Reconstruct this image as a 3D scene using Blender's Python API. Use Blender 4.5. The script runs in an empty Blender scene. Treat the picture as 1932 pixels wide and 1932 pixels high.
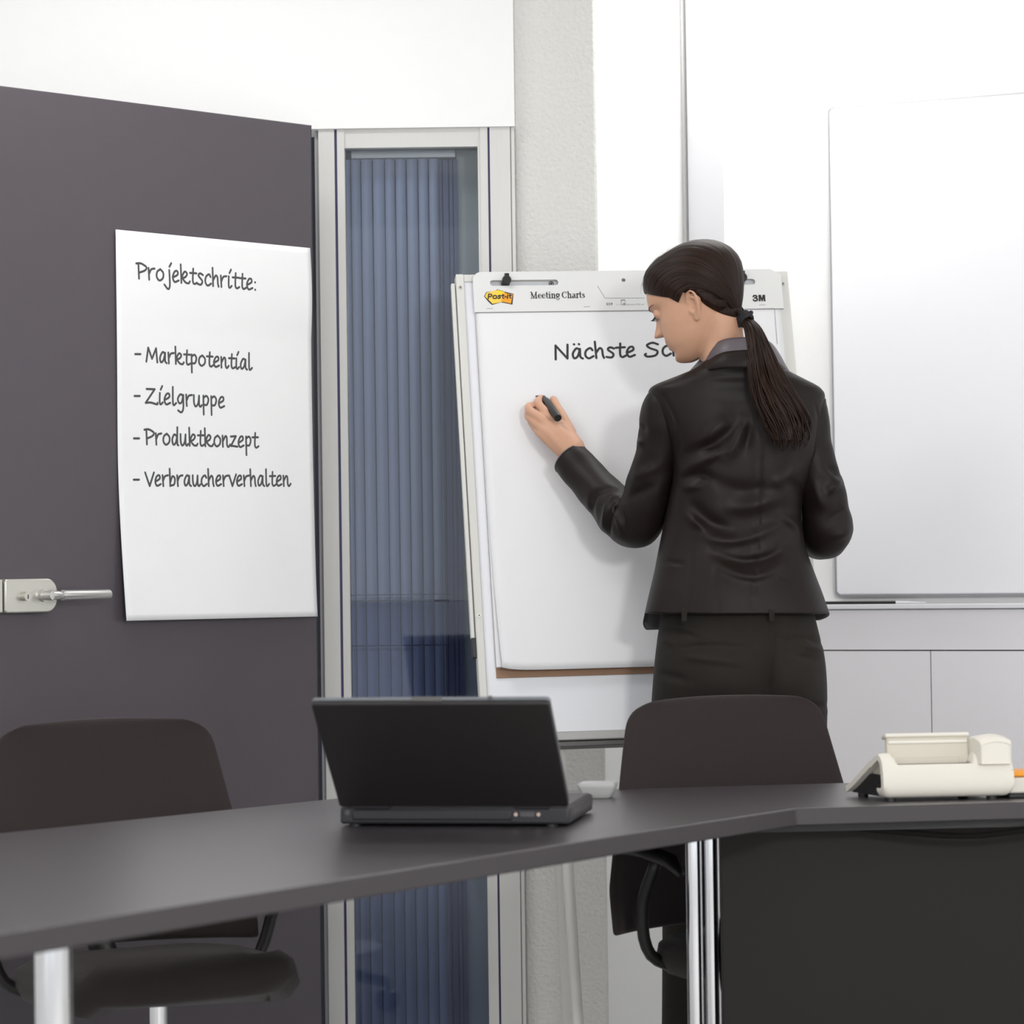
import bpy, bmesh, math, random
import numpy as np
from mathutils import Vector, Matrix, noise
from mathutils.bvhtree import BVHTree

random.seed(7); rng = np.random.RandomState(7)
scene = bpy.context.scene
COL = scene.collection

# ------------------------------------------------------------------ camera, world, lights, exposure
F, CPX = 5500.0, 966.0                                   # focal length in pixels of the 1932 px frame
CAM = np.array([0, 0, 1.14]); PITCH = math.atan(94 / F); ROLL = 0.0135
fw = np.array([0, math.cos(PITCH), math.sin(PITCH)]); r0 = np.array([1.0, 0, 0]); u0 = np.cross(r0, fw)
rt = math.cos(ROLL) * r0 - math.sin(ROLL) * u0; up = math.sin(ROLL) * r0 + math.cos(ROLL) * u0
cam_data = bpy.data.cameras.new('camera'); cam = bpy.data.objects.new('camera', cam_data); COL.objects.link(cam)
cam.matrix_world = Matrix(((rt[0], up[0], -fw[0], CAM[0]), (rt[1], up[1], -fw[1], CAM[1]), (rt[2], up[2], -fw[2], CAM[2]), (0, 0, 0, 1)))
cam_data.sensor_width = 36; cam_data.lens = 36 * F / 1932; cam_data.clip_end = 60
cam_data.dof.use_dof = True; cam_data.dof.focus_distance = 5.75; cam_data.dof.aperture_fstop = 5.2
scene.camera = cam

world = bpy.data.worlds.new('daylight'); scene.world = world; world.use_nodes = True
bg = world.node_tree.nodes['Background']; bg.inputs[0].default_value = (0.93, 0.96, 1.0, 1); bg.inputs[1].default_value = 1.48

def area(name, loc, target, sx, sy, power, color=(1, 1, 1)):
    d = bpy.data.lights.new(name, 'AREA'); d.shape = 'RECTANGLE'; d.size = sx; d.size_y = sy; d.energy = power; d.color = color
    o = bpy.data.objects.new(name, d); COL.objects.link(o); o.location = loc
    o.rotation_euler = (Vector(target) - Vector(loc)).to_track_quat('-Z', 'Y').to_euler()
    return o
area('key_lamp', (1.3, 0.5, 2.1), (0.3, 6.0, 1.2), 0.40, 0.40, 55, (1, 0.98, 0.95))
area('ceiling_lamp_fill', (0.0, 3.2, 2.66), (0.0, 3.3, 0), 2.6, 3.2, 8, (1, 0.985, 0.97))
area('back_wall_fill', (0.62, 6.28, 2.66), (0.75, 6.6, 0.2), 0.7, 0.25, 7.5, (1, 0.99, 0.98))  # unseen lamp added to brighten the back and right-hand walls
area('ceiling_lamp_door', (-0.8, 5.2, 2.66), (-0.8, 5.25, 0), 0.9, 0.4, 12, (1, 0.99, 0.98))
area('side_fill', (3.0, 4.6, 1.25), (0.5, 6.7, 0.7), 1.6, 1.6, 11, (0.97, 0.985, 1.0))  # added soft light, no window built there; lifts the low back walls

scene.view_settings.view_transform = 'Standard'; scene.view_settings.look = 'None'
scene.view_settings.gamma = 1; scene.view_settings.use_curve_mapping = False
scene.view_settings.exposure = 0.0

# ------------------------------------------------------------------ measuring helpers
def ray(px, py):
    d = fw + (px - CPX) / F * rt - (py - CPX) / F * up
    return d / d[1]
def at(px, py, Y): return CAM + ray(px, py) * Y
def onz(px, py, z):
    d = ray(px, py); return CAM + d * ((z - CAM[2]) / d[2])
def onplane(px, py, P, n):
    d = ray(px, py); n = np.asarray(n); return CAM + d * (np.dot(np.asarray(P) - CAM, n) / np.dot(d, n))
def unit(v): v = np.asarray(v, float); return v / np.linalg.norm(v)
def lin(c): c = c / 255.0; return c / 12.92 if c <= 0.04045 else ((c + 0.055) / 1.055) ** 2.4
def rgb(r, g, b): return (lin(r), lin(g), lin(b), 1)

# ------------------------------------------------------------------ materials
def mat(name, color, rough=0.5, metal=0.0, spec=0.5, noise_scale=0, noise_amt=0.0, bump=0.0, bump_scale=200, stretch=(1, 1, 1), sheen=0, coat=0, sss=0):
    m = bpy.data.materials.new(name); m.use_nodes = True; nt = m.node_tree; b = nt.nodes['Principled BSDF']
    b.inputs['Base Color'].default_value = color; b.inputs['Roughness'].default_value = rough
    b.inputs['Metallic'].default_value = metal; b.inputs['Specular IOR Level'].default_value = spec
    if sheen: b.inputs['Sheen Weight'].default_value = sheen; b.inputs['Sheen Roughness'].default_value = 0.4
    if coat: b.inputs['Coat Weight'].default_value = coat; b.inputs['Coat Roughness'].default_value = 0.4
    if sss:
        b.inputs['Subsurface Weight'].default_value = sss; b.inputs['Subsurface Radius'].default_value = (1, 0.35, 0.2); b.inputs['Subsurface Scale'].default_value = 0.006
    tc = nt.nodes.new('ShaderNodeTexCoord'); mp = nt.nodes.new('ShaderNodeMapping'); mp.inputs['Scale'].default_value = stretch
    nt.links.new(tc.outputs['Object'], mp.inputs[0])
    if noise_amt:
        n = nt.nodes.new('ShaderNodeTexNoise'); n.inputs['Scale'].default_value = noise_scale; n.inputs['Detail'].default_value = 4
        nt.links.new(mp.outputs[0], n.inputs['Vector'])
        mx = nt.nodes.new('ShaderNodeMix'); mx.data_type = 'RGBA'; mx.blend_type = 'MULTIPLY'
        mx.inputs['A'].default_value = color
        rmp = nt.nodes.new('ShaderNodeMapRange'); rmp.inputs['To Min'].default_value = 1 - noise_amt; rmp.inputs['To Max'].default_value = 1 + noise_amt
        nt.links.new(n.outputs['Fac'], rmp.inputs[0]); mx.inputs['Factor'].default_value = 1
        nt.links.new(rmp.outputs[0], mx.inputs['B']); nt.links.new(mx.outputs['Result'], b.inputs['Base Color'])
    if bump:
        n2 = nt.nodes.new('ShaderNodeTexNoise'); n2.inputs['Scale'].default_value = bump_scale; n2.inputs['Detail'].default_value = 5
        nt.links.new(mp.outputs[0], n2.inputs['Vector'])
        bp = nt.nodes.new('ShaderNodeBump'); bp.inputs['Strength'].default_value = bump; bp.inputs['Distance'].default_value = 0.004
        nt.links.new(n2.outputs['Fac'], bp.inputs['Height']); nt.links.new(bp.outputs[0], b.inputs['Normal'])
    return m

M = {}
M['door'] = mat('dark_door_laminate', rgb(82, 76, 82), 0.4, spec=0.4, noise_scale=30, noise_amt=0.04)
M['door_edge'] = mat('door_edge_rubber', rgb(48, 46, 48), 0.6)
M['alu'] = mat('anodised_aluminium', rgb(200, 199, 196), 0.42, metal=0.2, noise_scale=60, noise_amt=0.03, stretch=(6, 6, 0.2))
M['alu_dark'] = mat('darker_aluminium_profile', rgb(150, 150, 152), 0.4, metal=0.3)  # darker grey for the narrow strips of the frame
M['gasket'] = mat('blue_gasket', rgb(62, 60, 104), 0.5)
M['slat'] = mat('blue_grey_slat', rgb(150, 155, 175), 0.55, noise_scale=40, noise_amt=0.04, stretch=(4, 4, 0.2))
M['slat_shaded'] = mat('shaded_blue_slat', rgb(96, 99, 122), 0.6, noise_scale=60, noise_amt=0.08, stretch=(4, 4, 0.2))  # folded end slats: their shade is put into a darker slat colour
M['recess'] = mat('grey_green_recess', rgb(178, 181, 178), 0.7)
M['hall'] = mat('hallway_wall', rgb(70, 72, 84), 0.8)
M['rail_dark'] = mat('dark_rail', rgb(52, 54, 72), 0.5)
M['plaster'] = mat('rough_white_plaster', rgb(216, 215, 211), 0.9, spec=0.2, noise_scale=90, noise_amt=0.05, bump=1.0, bump_scale=110)
M['white_wall'] = mat('white_wall_paint', rgb(244, 244, 243), 0.85, spec=0.2, noise_scale=20, noise_amt=0.01, bump=0.06, bump_scale=300)
M['grey_panel'] = mat('off_white_panel', rgb(208, 208, 211), 0.6, spec=0.3)
M['board'] = mat('whiteboard_enamel', rgb(239, 239, 243), 0.3, spec=0.4)
M['board_edge'] = mat('whiteboard_frame_grey', rgb(168, 166, 170), 0.45, metal=0.2)
M['cab'] = mat('light_grey_cabinet', rgb(232, 230, 233), 0.55, spec=0.3, noise_scale=8, noise_amt=0.01)
M['gap'] = mat('joint_gap', rgb(70, 68, 72), 0.8)
M['ledge'] = mat('white_ledge', rgb(226, 226, 229), 0.45)
M['floor'] = mat('pale_grey_floor', rgb(222, 221, 218), 0.5, noise_scale=14, noise_amt=0.05)
M['ceiling'] = mat('white_ceiling', rgb(242, 242, 241), 0.9)
M['paper'] = mat('chart_paper', rgb(232, 232, 234), 0.8, spec=0.2, noise_scale=12, noise_amt=0.012, bump=0.05, bump_scale=60)
M['paper2'] = mat('sheet_paper', rgb(238, 238, 239), 0.8, spec=0.2, noise_scale=14, noise_amt=0.012, bump=0.10, bump_scale=40)
M['card'] = mat('header_card', rgb(222, 222, 221), 0.6, spec=0.3)
M['kraft'] = mat('brown_kraft_board', rgb(150, 118, 94), 0.8, noise_scale=120, noise_amt=0.06)
M['ink'] = mat('grey_black_marker_ink', rgb(62, 62, 63), 0.7, spec=0.2)
M['ink2'] = mat('faded_grey_marker_ink', rgb(84, 84, 86), 0.7, spec=0.2)
M['print'] = mat('black_print', rgb(38, 36, 36), 0.6)
M['print_grey'] = mat('grey_print', rgb(140, 140, 140), 0.6)
M['yellow'] = mat('yellow_print', rgb(246, 205, 80), 0.6, noise_scale=300, noise_amt=0.06)
M['yellow2'] = mat('bright_yellow_print', rgb(248, 214, 40), 0.6)
M['orange'] = mat('orange_print', rgb(236, 160, 40), 0.6)
M['easel'] = mat('easel_white_profile', rgb(214, 213, 208), 0.45, spec=0.4)
M['easel_board'] = mat('easel_board_enamel', rgb(228, 229, 234), 0.35, spec=0.4)
M['tray'] = mat('grey_tray_bar', rgb(158, 157, 156), 0.45, metal=0.3)
M['tray_dark'] = mat('dark_tray_lip', rgb(92, 91, 90), 0.5, metal=0.3)
M['black'] = mat('black_plastic', rgb(26, 25, 25), 0.45)
M['steel'] = mat('brushed_steel', rgb(196, 194, 186), 0.35, metal=0.75, noise_scale=80, noise_amt=0.05, stretch=(0.3, 0.3, 6))
M['lever'] = mat('satin_lever', rgb(205, 204, 202), 0.3, metal=0.8)
M['chrome'] = mat('chrome', rgb(215, 215, 218), 0.08, metal=1.0)
M['table'] = mat('anthracite_table_top', rgb(62, 56, 59), 0.36, spec=1.0, noise_scale=500, noise_amt=0.04, coat=0.5)
M['table_edge'] = mat('anthracite_edge_band', rgb(56, 51, 54), 0.5, noise_scale=300, noise_amt=0.03)
M['modesty'] = mat('black_modesty_panel', rgb(27, 24, 22), 0.6, spec=0.25)
M['fabric'] = mat('dark_grey_upholstery', rgb(57, 50, 50), 0.95, spec=0.15, noise_scale=700, noise_amt=0.22, bump=0.25, bump_scale=900, sheen=0.15)
M['laptop'] = mat('black_laptop_lid', rgb(44, 41, 41), 0.5, spec=0.35)
M['laptop_rim'] = mat('grey_laptop_rim', rgb(118, 121, 126), 0.4, metal=0.3)
M['laptop_base'] = mat('dark_laptop_base', rgb(46, 45, 49), 0.5)
M['laptop_side'] = mat('dark_grey_laptop_side', rgb(84, 78, 79), 0.5, metal=0.2)
M['screen'] = mat('dark_screen', rgb(30, 32, 36), 0.2)
M['port'] = mat('grey_port', rgb(86, 84, 86), 0.5)
M['brass'] = mat('port_screw', rgb(220, 195, 180), 0.3, metal=0.7)
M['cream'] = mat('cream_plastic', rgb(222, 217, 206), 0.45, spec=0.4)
M['cream2'] = mat('darker_cream_plastic', rgb(202, 195, 180), 0.5, spec=0.4)  # deeper cream for the display, its well and the keys
M['grey_box'] = mat('pale_grey_plastic', rgb(190, 190, 190), 0.45, spec=0.4)
M['orange_plastic'] = mat('orange_plastic', rgb(244, 158, 40), 0.45)
M['suit'] = mat('black_suit_cloth', rgb(27, 20, 18), 0.5, spec=0.22, noise_scale=25, noise_amt=0.10, bump=0.05, bump_scale=800)
M['trousers'] = mat('black_trouser_cloth', rgb(37, 33, 30), 0.8, spec=0.2, noise_scale=30, noise_amt=0.08, bump=0.12, bump_scale=700, sheen=0.05)
M['lining'] = mat('grey_satin_lining', rgb(100, 96, 98), 0.4, spec=0.5)
M['satin'] = mat('grey_satin_collar', rgb(92, 86, 91), 0.45, spec=0.4)
M['cable'] = mat('black_cable_rubber', rgb(16, 15, 14), 0.85, spec=0.15)
M['shoe'] = mat('black_leather', rgb(24, 22, 22), 0.3)
M['elastic'] = mat('black_hair_tie', rgb(34, 32, 36), 0.8, bump=0.3, bump_scale=500)
M['lash'] = mat('dark_lash', rgb(26, 20, 18), 0.7)
M['brow'] = mat('brown_brow', rgb(96, 66, 52), 0.8)

def hair_mat():
    m = bpy.data.materials.new('dark_brown_hair'); m.use_nodes = True; nt = m.node_tree; b = nt.nodes['Principled BSDF']
    uv = nt.nodes.new('ShaderNodeUVMap'); mp = nt.nodes.new('ShaderNodeMapping'); mp.inputs['Scale'].default_value = (260, 3, 1)
    n = nt.nodes.new('ShaderNodeTexNoise'); n.inputs['Scale'].default_value = 1; n.inputs['Detail'].default_value = 3
    nt.links.new(uv.outputs[0], mp.inputs[0]); nt.links.new(mp.outputs[0], n.inputs['Vector'])
    cr = nt.nodes.new('ShaderNodeValToRGB'); cr.color_ramp.elements[0].position = 0.3; cr.color_ramp.elements[0].color = rgb(16, 10, 8)
    cr.color_ramp.elements[1].position = 0.72; cr.color_ramp.elements[1].color = rgb(50, 31, 22)
    nt.links.new(n.outputs['Fac'], cr.inputs[0]); nt.links.new(cr.outputs[0], b.inputs['Base Color'])
    b.inputs['Roughness'].default_value = 0.45; b.inputs['Specular IOR Level'].default_value = 0.18
    bp = nt.nodes.new('ShaderNodeBump'); bp.inputs['Strength'].default_value = 0.5; bp.inputs['Distance'].default_value = 0.002
    nt.links.new(n.outputs['Fac'], bp.inputs['Height']); nt.links.new(bp.outputs[0], b.inputs['Normal'])
    return m
M['hair'] = hair_mat()

def glass_mat(name, tint, refl=0.9):
    m = bpy.data.materials.new(name); m.use_nodes = True; nt = m.node_tree; nt.nodes.clear()
    o = nt.nodes.new('ShaderNodeOutputMaterial'); mx = nt.nodes.new('ShaderNodeMixShader'); t = nt.nodes.new('ShaderNodeBsdfTransparent'); g = nt.nodes.new('ShaderNodeBsdfGlossy')
    fr = nt.nodes.new('ShaderNodeFresnel'); fr.inputs[0].default_value = 1.45; t.inputs[0].default_value = tint; g.inputs['Roughness'].default_value = 0.02
    mu = nt.nodes.new('ShaderNodeMath'); mu.operation = 'MULTIPLY'; mu.inputs[1].default_value = refl
    nt.links.new(fr.outputs[0], mu.inputs[0]); nt.links.new(mu.outputs[0], mx.inputs[0]); nt.links.new(t.outputs[0], mx.inputs[1]); nt.links.new(g.outputs[0], mx.inputs[2]); nt.links.new(mx.outputs[0], o.inputs[0])
    return m
M['glass'] = glass_mat('clear_pane', (0.9, 0.93, 0.96, 1)); M['glass_low'] = glass_mat('tinted_lower_pane', (0.74, 0.78, 0.86, 1))

# ------------------------------------------------------------------ mesh builder
class MB:
    def __init__(s): s.v = []; s.f = []; s.m = []; s.mi = 0
    def add(s, vs, fs):
        o = len(s.v); s.v.extend([tuple(map(float, p)) for p in vs]); s.f.extend([tuple(i + o for i in f) for f in fs]); s.m.extend([s.mi] * len(fs)); return s
    def box(s, c, size, ax=None):
        c = np.asarray(c, float); A = np.eye(3) if ax is None else np.array(ax, float)
        h = np.array(size) / 2.0; vs = []
        for sx in (-1, 1):
            for sy in (-1, 1):
                for sz in (-1, 1): vs.append(c + A[0] * h[0] * sx + A[1] * h[1] * sy + A[2] * h[2] * sz)
        fs = [(0, 1, 3, 2), (4, 6, 7, 5), (0, 4, 5, 1), (2, 3, 7, 6), (0, 2, 6, 4), (1, 5, 7, 3)]
        return s.add(vs, fs)
    def loft(s, rings, cap=(True, True), closed=True):
        n = len(rings[0]); vs = [p for r in rings for p in r]; fs = []
        for i in range(len(rings) - 1):
            for j in range(n if closed else n - 1):
                k = (j + 1) % n; fs.append((i * n + j, i * n + k, (i + 1) * n + k, (i + 1) * n + j))
        if closed and cap[0]: fs.append(tuple(range(n))[::-1])
        if closed and cap[1]: fs.append(tuple((len(rings) - 1) * n + j for j in range(n)))
        return s.add(vs, fs)
    def tube(s, path, radii, n=16, flat=None, caps=True, round_ends=False):
        P = np.array(path, float); k = len(P); R = np.full(k, radii, float) if np.isscalar(radii) else np.array(radii, float)
        if round_ends:
            d0 = unit(P[0] - P[1]); d1 = unit(P[-1] - P[-2]); a = [0.98, 0.8, 0.5]; 
            pre = [(P[0] + d0 * R[0] * t, R[0] * math.sqrt(1 - t * t)) for t in a]; post = [(P[-1] + d1 * R[-1] * t, R[-1] * math.sqrt(1 - t * t)) for t in a[::-1]]
            P = np.array([q[0] for q in pre] + list(P) + [q[0] for q in post]); R = np.array([q[1] for q in pre] + list(R) + [q[1] for q in post]); k = len(P)
        T = np.gradient(P, axis=0); T /= np.linalg.norm(T, axis=1)[:, None] + 1e-12
        ref = np.array(flat[0], float) if flat else (np.array([0, 0, 1.0]) if abs(T[0][2]) < 0.9 else np.array([0, 1.0, 0]))
        rings = []; nrm = None
        for i in range(k):
            if flat: a = ref - T[i] * ref.dot(T[i])
            elif nrm is None: a = ref - T[i] * ref.dot(T[i])
            else: a = nrm - T[i] * nrm.dot(T[i])
            a = unit(a); nrm = a; b = np.cross(T[i], a); sc = flat[1] if flat else 1.0
            rings.append([P[i] + R[i] * (a * math.cos(t) * sc + b * math.sin(t)) for t in np.linspace(0, 2 * math.pi, n, endpoint=False)])
        return s.loft(rings, (caps, caps))
    def cyl(s, p0, p1, r0, r1=None, n=24): return s.tube([p0, p1], [r0, r0 if r1 is None else r1], n)
    def prism(s, poly, off):
        poly = [np.asarray(p, float) for p in poly]; off = np.asarray(off, float); n = len(poly)
        vs = poly + [p + off for p in poly]; fs = [tuple(range(n))[::-1], tuple(range(n, 2 * n))] + [(i, (i + 1) % n, n + (i + 1) % n, n + i) for i in range(n)]
        return s.add(vs, fs)
    def ball(s, c, r, n=16, ax=None):
        c = np.asarray(c, float); A = np.eye(3) if ax is None else np.array(ax, float); r = np.array([r] * 3 if np.isscalar(r) else r, float); rings = []
        for i in range(1, n):
            t = math.pi * i / n
            rings.append([c + A[0] * r[0] * math.sin(t) * math.cos(p) + A[1] * r[1] * math.sin(t) * math.sin(p) + A[2] * r[2] * math.cos(t) for p in np.linspace(0, 2 * math.pi, 2 * n, endpoint=False)])
        return s.loft(rings)

ORI = {}
def finish(me, mats):
    for m in mats: me.materials.append(m)
    bm = bmesh.new(); bm.from_mesh(me); bmesh.ops.recalc_face_normals(bm, faces=bm.faces); bm.to_mesh(me); bm.free()
def obj(name, mb, mats, parent=None, smooth=False, bevel=0, seg=2, solid=0, solid_mat=None, remesh=0, smooth_it=0, subsurf=0, recalc=True, auto=None):
    mats = [M[m] for m in ([mats] if isinstance(mats, str) else mats)]
    V = np.array(mb.v)
    if parent is None: org = np.array([(V[:, 0].min() + V[:, 0].max()) / 2, (V[:, 1].min() + V[:, 1].max()) / 2, V[:, 2].min()])
    else: org = ORI[parent.name]
    me = bpy.data.meshes.new(name); me.from_pydata([tuple(p) for p in V - org], [], mb.f); me.polygons.foreach_set('material_index', mb.m)
    if recalc: finish(me, mats)
    else:
        for m in mats: me.materials.append(m)
    o = bpy.data.objects.new(name, me); COL.objects.link(o); ORI[o.name] = org
    if parent is None: o.location = org
    else: o.parent = parent
    if smooth: me.polygons.foreach_set('use_smooth', [True] * len(me.polygons))
    if auto and not remesh: me.set_sharp_from_angle(angle=math.radians(auto))
    if remesh:
        r = o.modifiers.new('remesh', 'REMESH'); r.mode = 'VOXEL'; r.voxel_size = remesh; r.use_smooth_shade = True
    if smooth_it:
        q = o.modifiers.new('smooth', 'SMOOTH'); q.factor = 0.5; q.iterations = smooth_it
    if solid:
        q = o.modifiers.new('solid', 'SOLIDIFY'); q.thickness = solid; q.offset = -1
        if solid_mat is not None: q.material_offset = solid_mat; q.material_offset_rim = 0
    if bevel:
        q = o.modifiers.new('bevel', 'BEVEL'); q.width = bevel; q.segments = seg; q.limit_method = 'ANGLE'; q.harden_normals = False
        if not smooth:
            me.polygons.foreach_set('use_smooth', [True] * len(me.polygons)); me.set_sharp_from_angle(angle=math.radians(40)) if not remesh else None
    if subsurf:
        q = o.modifiers.new('sub', 'SUBSURF'); q.levels = subsurf; q.render_levels = subsurf
    return o
def apply_mods(o):
    dg = bpy.context.evaluated_depsgraph_get(); ev = o.evaluated_get(dg); me = bpy.data.meshes.new_from_object(ev); o.modifiers.clear(); o.data = me; return o
def thing(name, loc, label, cat, group=None):
    o = bpy.data.objects.new(name, None); COL.objects.link(o); o.location = loc; o.empty_display_size = 0.05; ORI[o.name] = np.array(loc, float); tag(o, label, cat, group); return o
def tag(o, label, cat, group=None):
    o['label'] = label; o['category'] = cat
    if group: o['group'] = group
    return o
def struct(o, label=None):
    o['kind'] = 'structure'
    if label: o['label'] = label
    return o
def catmull(pts, n=8):
    P = [np.asarray(p, float) for p in pts]
    if len(P) < 3: return [P[0] + (P[-1] - P[0]) * t for t in np.linspace(0, 1, n + 1)]
    Q = [2 * P[0] - P[1]] + P + [2 * P[-1] - P[-2]]; out = []
    for i in range(1, len(Q) - 2):
        for t in np.arange(n) / n:
            a, b, c, d = Q[i - 1], Q[i], Q[i + 1], Q[i + 2]
            out.append(0.5 * (2 * b + (c - a) * t + (2 * a - 5 * b + 4 * c - d) * t * t + (3 * b - a - 3 * c + d) * t ** 3))
    return out + [P[-1]]
def resample(P, step):
    P = np.array(P); d = np.r_[0, np.cumsum(np.linalg.norm(np.diff(P[:, :3], axis=0), axis=1))]; m = max(2, int(d[-1] / step) + 1); t = np.linspace(0, d[-1], m)
    return np.stack([np.interp(t, d, P[:, k]) for k in range(P.shape[1])], 1)
def rrect(w, h, r, n=6, bl=None):
    out = []
    for cx, cy, a0 in ((w / 2 - r, h / 2 - r, 0), (-w / 2 + r, h / 2 - r, 90), (-w / 2 + r, -h / 2 + r, 180), (w / 2 - r, -h / 2 + r, 270)):
        for k in range(n + 1):
            a = math.radians(a0 + 90 * k / n); out.append((cx + r * math.cos(a), cy + r * math.sin(a)))
    return out

# ------------------------------------------------------------------ lettering
GLYPH = {
 'P': ([[(.2, 1.3), (.24, 0)], [(0, 1.28), (.45, 1.32), (.95, 1.05), (.8, .75), (.22, .5)]], 1.1), 'r': ([[(.05, 1), (.1, 0)], [(.1, .5), (.3, .9), (.62, 1.0)]], .72),
 'o': ([[(.45, 1), (.15, .75), (.1, .3), (.35, .02), (.68, .25), (.72, .7), (.45, 1)]], .92), 'j': ([[(.38, 1), (.42, -.3), (.25, -.65), (-.1, -.3)], [(.4, 1.3), (.58, 1.62)]], .65),
 'e': ([[(.1, .42), (.52, .68), (.5, .98), (.25, .92), (.06, .45), (.22, .03), (.62, .18)]], .78), 'k': ([[(.06, 1.6), (.1, 0)], [(.1, .45), (.42, 1.0), (.66, .85), (.5, .55), (.14, .42)], [(.2, .42), (.5, .08), (.8, .03), (.92, .2)]], .95),
 't': ([[(.32, 1.35), (.26, .3), (.4, .02), (.66, .15)], [(0, .95), (.62, .97)]], .68), 's': ([[(.58, .88), (.3, 1.0), (.14, .78), (.5, .35), (.36, .02), (0, .08)]], .72),
 'c': ([[(.6, .78), (.45, 1.0), (.15, .75), (.08, .3), (.3, 0), (.65, .2)]], .76), 'h': ([[(.05, 1.6), (.08, 0)], [(.08, .5), (.35, .95), (.52, .8), (.55, .3), (.62, 0)]], .8),
 'i': ([[(.12, 1), (.1, .2), (.2, 0), (.4, .18)], [(.2, 1.3), (.36, 1.62)]], .5), ':': ([[(.1, .72), (.12, .7)], [(.1, .06), (.12, .04)]], .3),
 'M': ([[(0, 0), (.2, 1.3)], [(.2, 1.3), (.58, .3)], [(.58, .3), (1.0, 1.3)], [(1.0, 1.3), (1.12, 0)]], 1.32), 'a': ([[(.6, .85), (.35, 1.0), (.08, .5), (.16, .05), (.42, .25), (.6, .9)], [(.6, .95), (.6, .2), (.76, 0)]], .88),
 'p': ([[(.1, 1), (.12, -.68)], [(.1, .8), (.4, 1.0), (.6, .7), (.45, .22), (.12, .2)]], .78), 'n': ([[(.05, 1), (.08, 0)], [(.08, .5), (.35, .95), (.5, .82), (.52, .2), (.66, 0), (.85, .22)]], .88),
 'l': ([[(.1, 1.6), (.1, .25), (.2, 0), (.42, .2)]], .5), 'Z': ([[(.1, 1.28), (.88, 1.3)], [(.88, 1.3), (0, .05)], [(0, .05), (.5, .1), (1.08, -.02), (1.15, .12)]], 1.25),
 'g': ([[(.6, .85), (.35, 1.0), (.08, .6), (.2, .22), (.45, .3), (.6, .9)], [(.62, .95), (.6, -.25), (.4, -.6), (.1, -.45)]], .85), 'u': ([[(.08, 1), (.1, .3), (.26, .0), (.5, .3), (.6, .98)], [(.6, .98), (.6, .2), (.72, 0), (.86, .15)]], .92),
 'd': ([[(.55, .8), (.3, .95), (.08, .5), (.2, .05), (.45, .25), (.6, .9)], [(.62, 1.6), (.6, .2), (.7, 0)]], .86), 'z': ([[(.05, .95), (.6, 1.0)], [(.6, 1.0), (.05, .1)], [(.05, .1), (.3, .1), (.75, .05)]], .8),
 'V': ([[(0, 1.25), (.42, 0)], [(.42, 0), (.9, 1.25)]], .95), 'v': ([[(0, 1), (.32, 0)], [(.32, 0), (.75, 1.1)]], .75), 'b': ([[(.08, 1.6), (.1, 0)], [(.1, .3), (.35, .9), (.6, .7), (.5, .15), (.1, .05)]], .8),
 'N': ([[(.05, 0), (.1, 1.35)], [(.1, 1.35), (.88, .05)], [(.88, .05), (.95, 1.4)]], 1.2), 'ä': ([[(.6, .85), (.35, 1.0), (.08, .5), (.16, .05), (.42, .25), (.6, .9)], [(.6, .95), (.6, .2), (.76, 0)], [(.2, 1.42), (.22, 1.4)], [(.55, 1.42), (.57, 1.4)]], .88),
 'S': ([[(.98, 1.15), (.6, 1.32), (.2, 1.1), (.4, .8), (.9, .5), (.75, .08), (.2, -.02), (0, .15), (.08, .25)]], 1.2), '-': ([[(0, .55), (.5, .55)]], .62), ' ': ([], .55)}
def text_width(s, G=GLYPH): return sum(G[c][1] for c in s)
def write(mb, s, fn, x0, x1, xh, radius, nrm, base0=0.0, base1=0.0):
    """strokes of handwriting; fn(u, v) gives the point on the sheet, v upwards; x-range fitted to x0..x1."""
    W = text_width(s) - 0.12; k = (x1 - x0) / W; x = 0.0
    for c in s:
        for st in GLYPH[c][0]:
            pts = catmull([(x0 + (x + p[0]) * k, base0 + (base1 - base0) * (x + p[0]) / W + p[1] * xh) for p in st], 6)
            P = [fn(p[0], p[1]) for p in pts]
            mb.tube(P, radius, 8, flat=(nrm, 0.12), round_ends=True)
        x += GLYPH[c][1]
TK, TN = 1.05, 0.5
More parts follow.
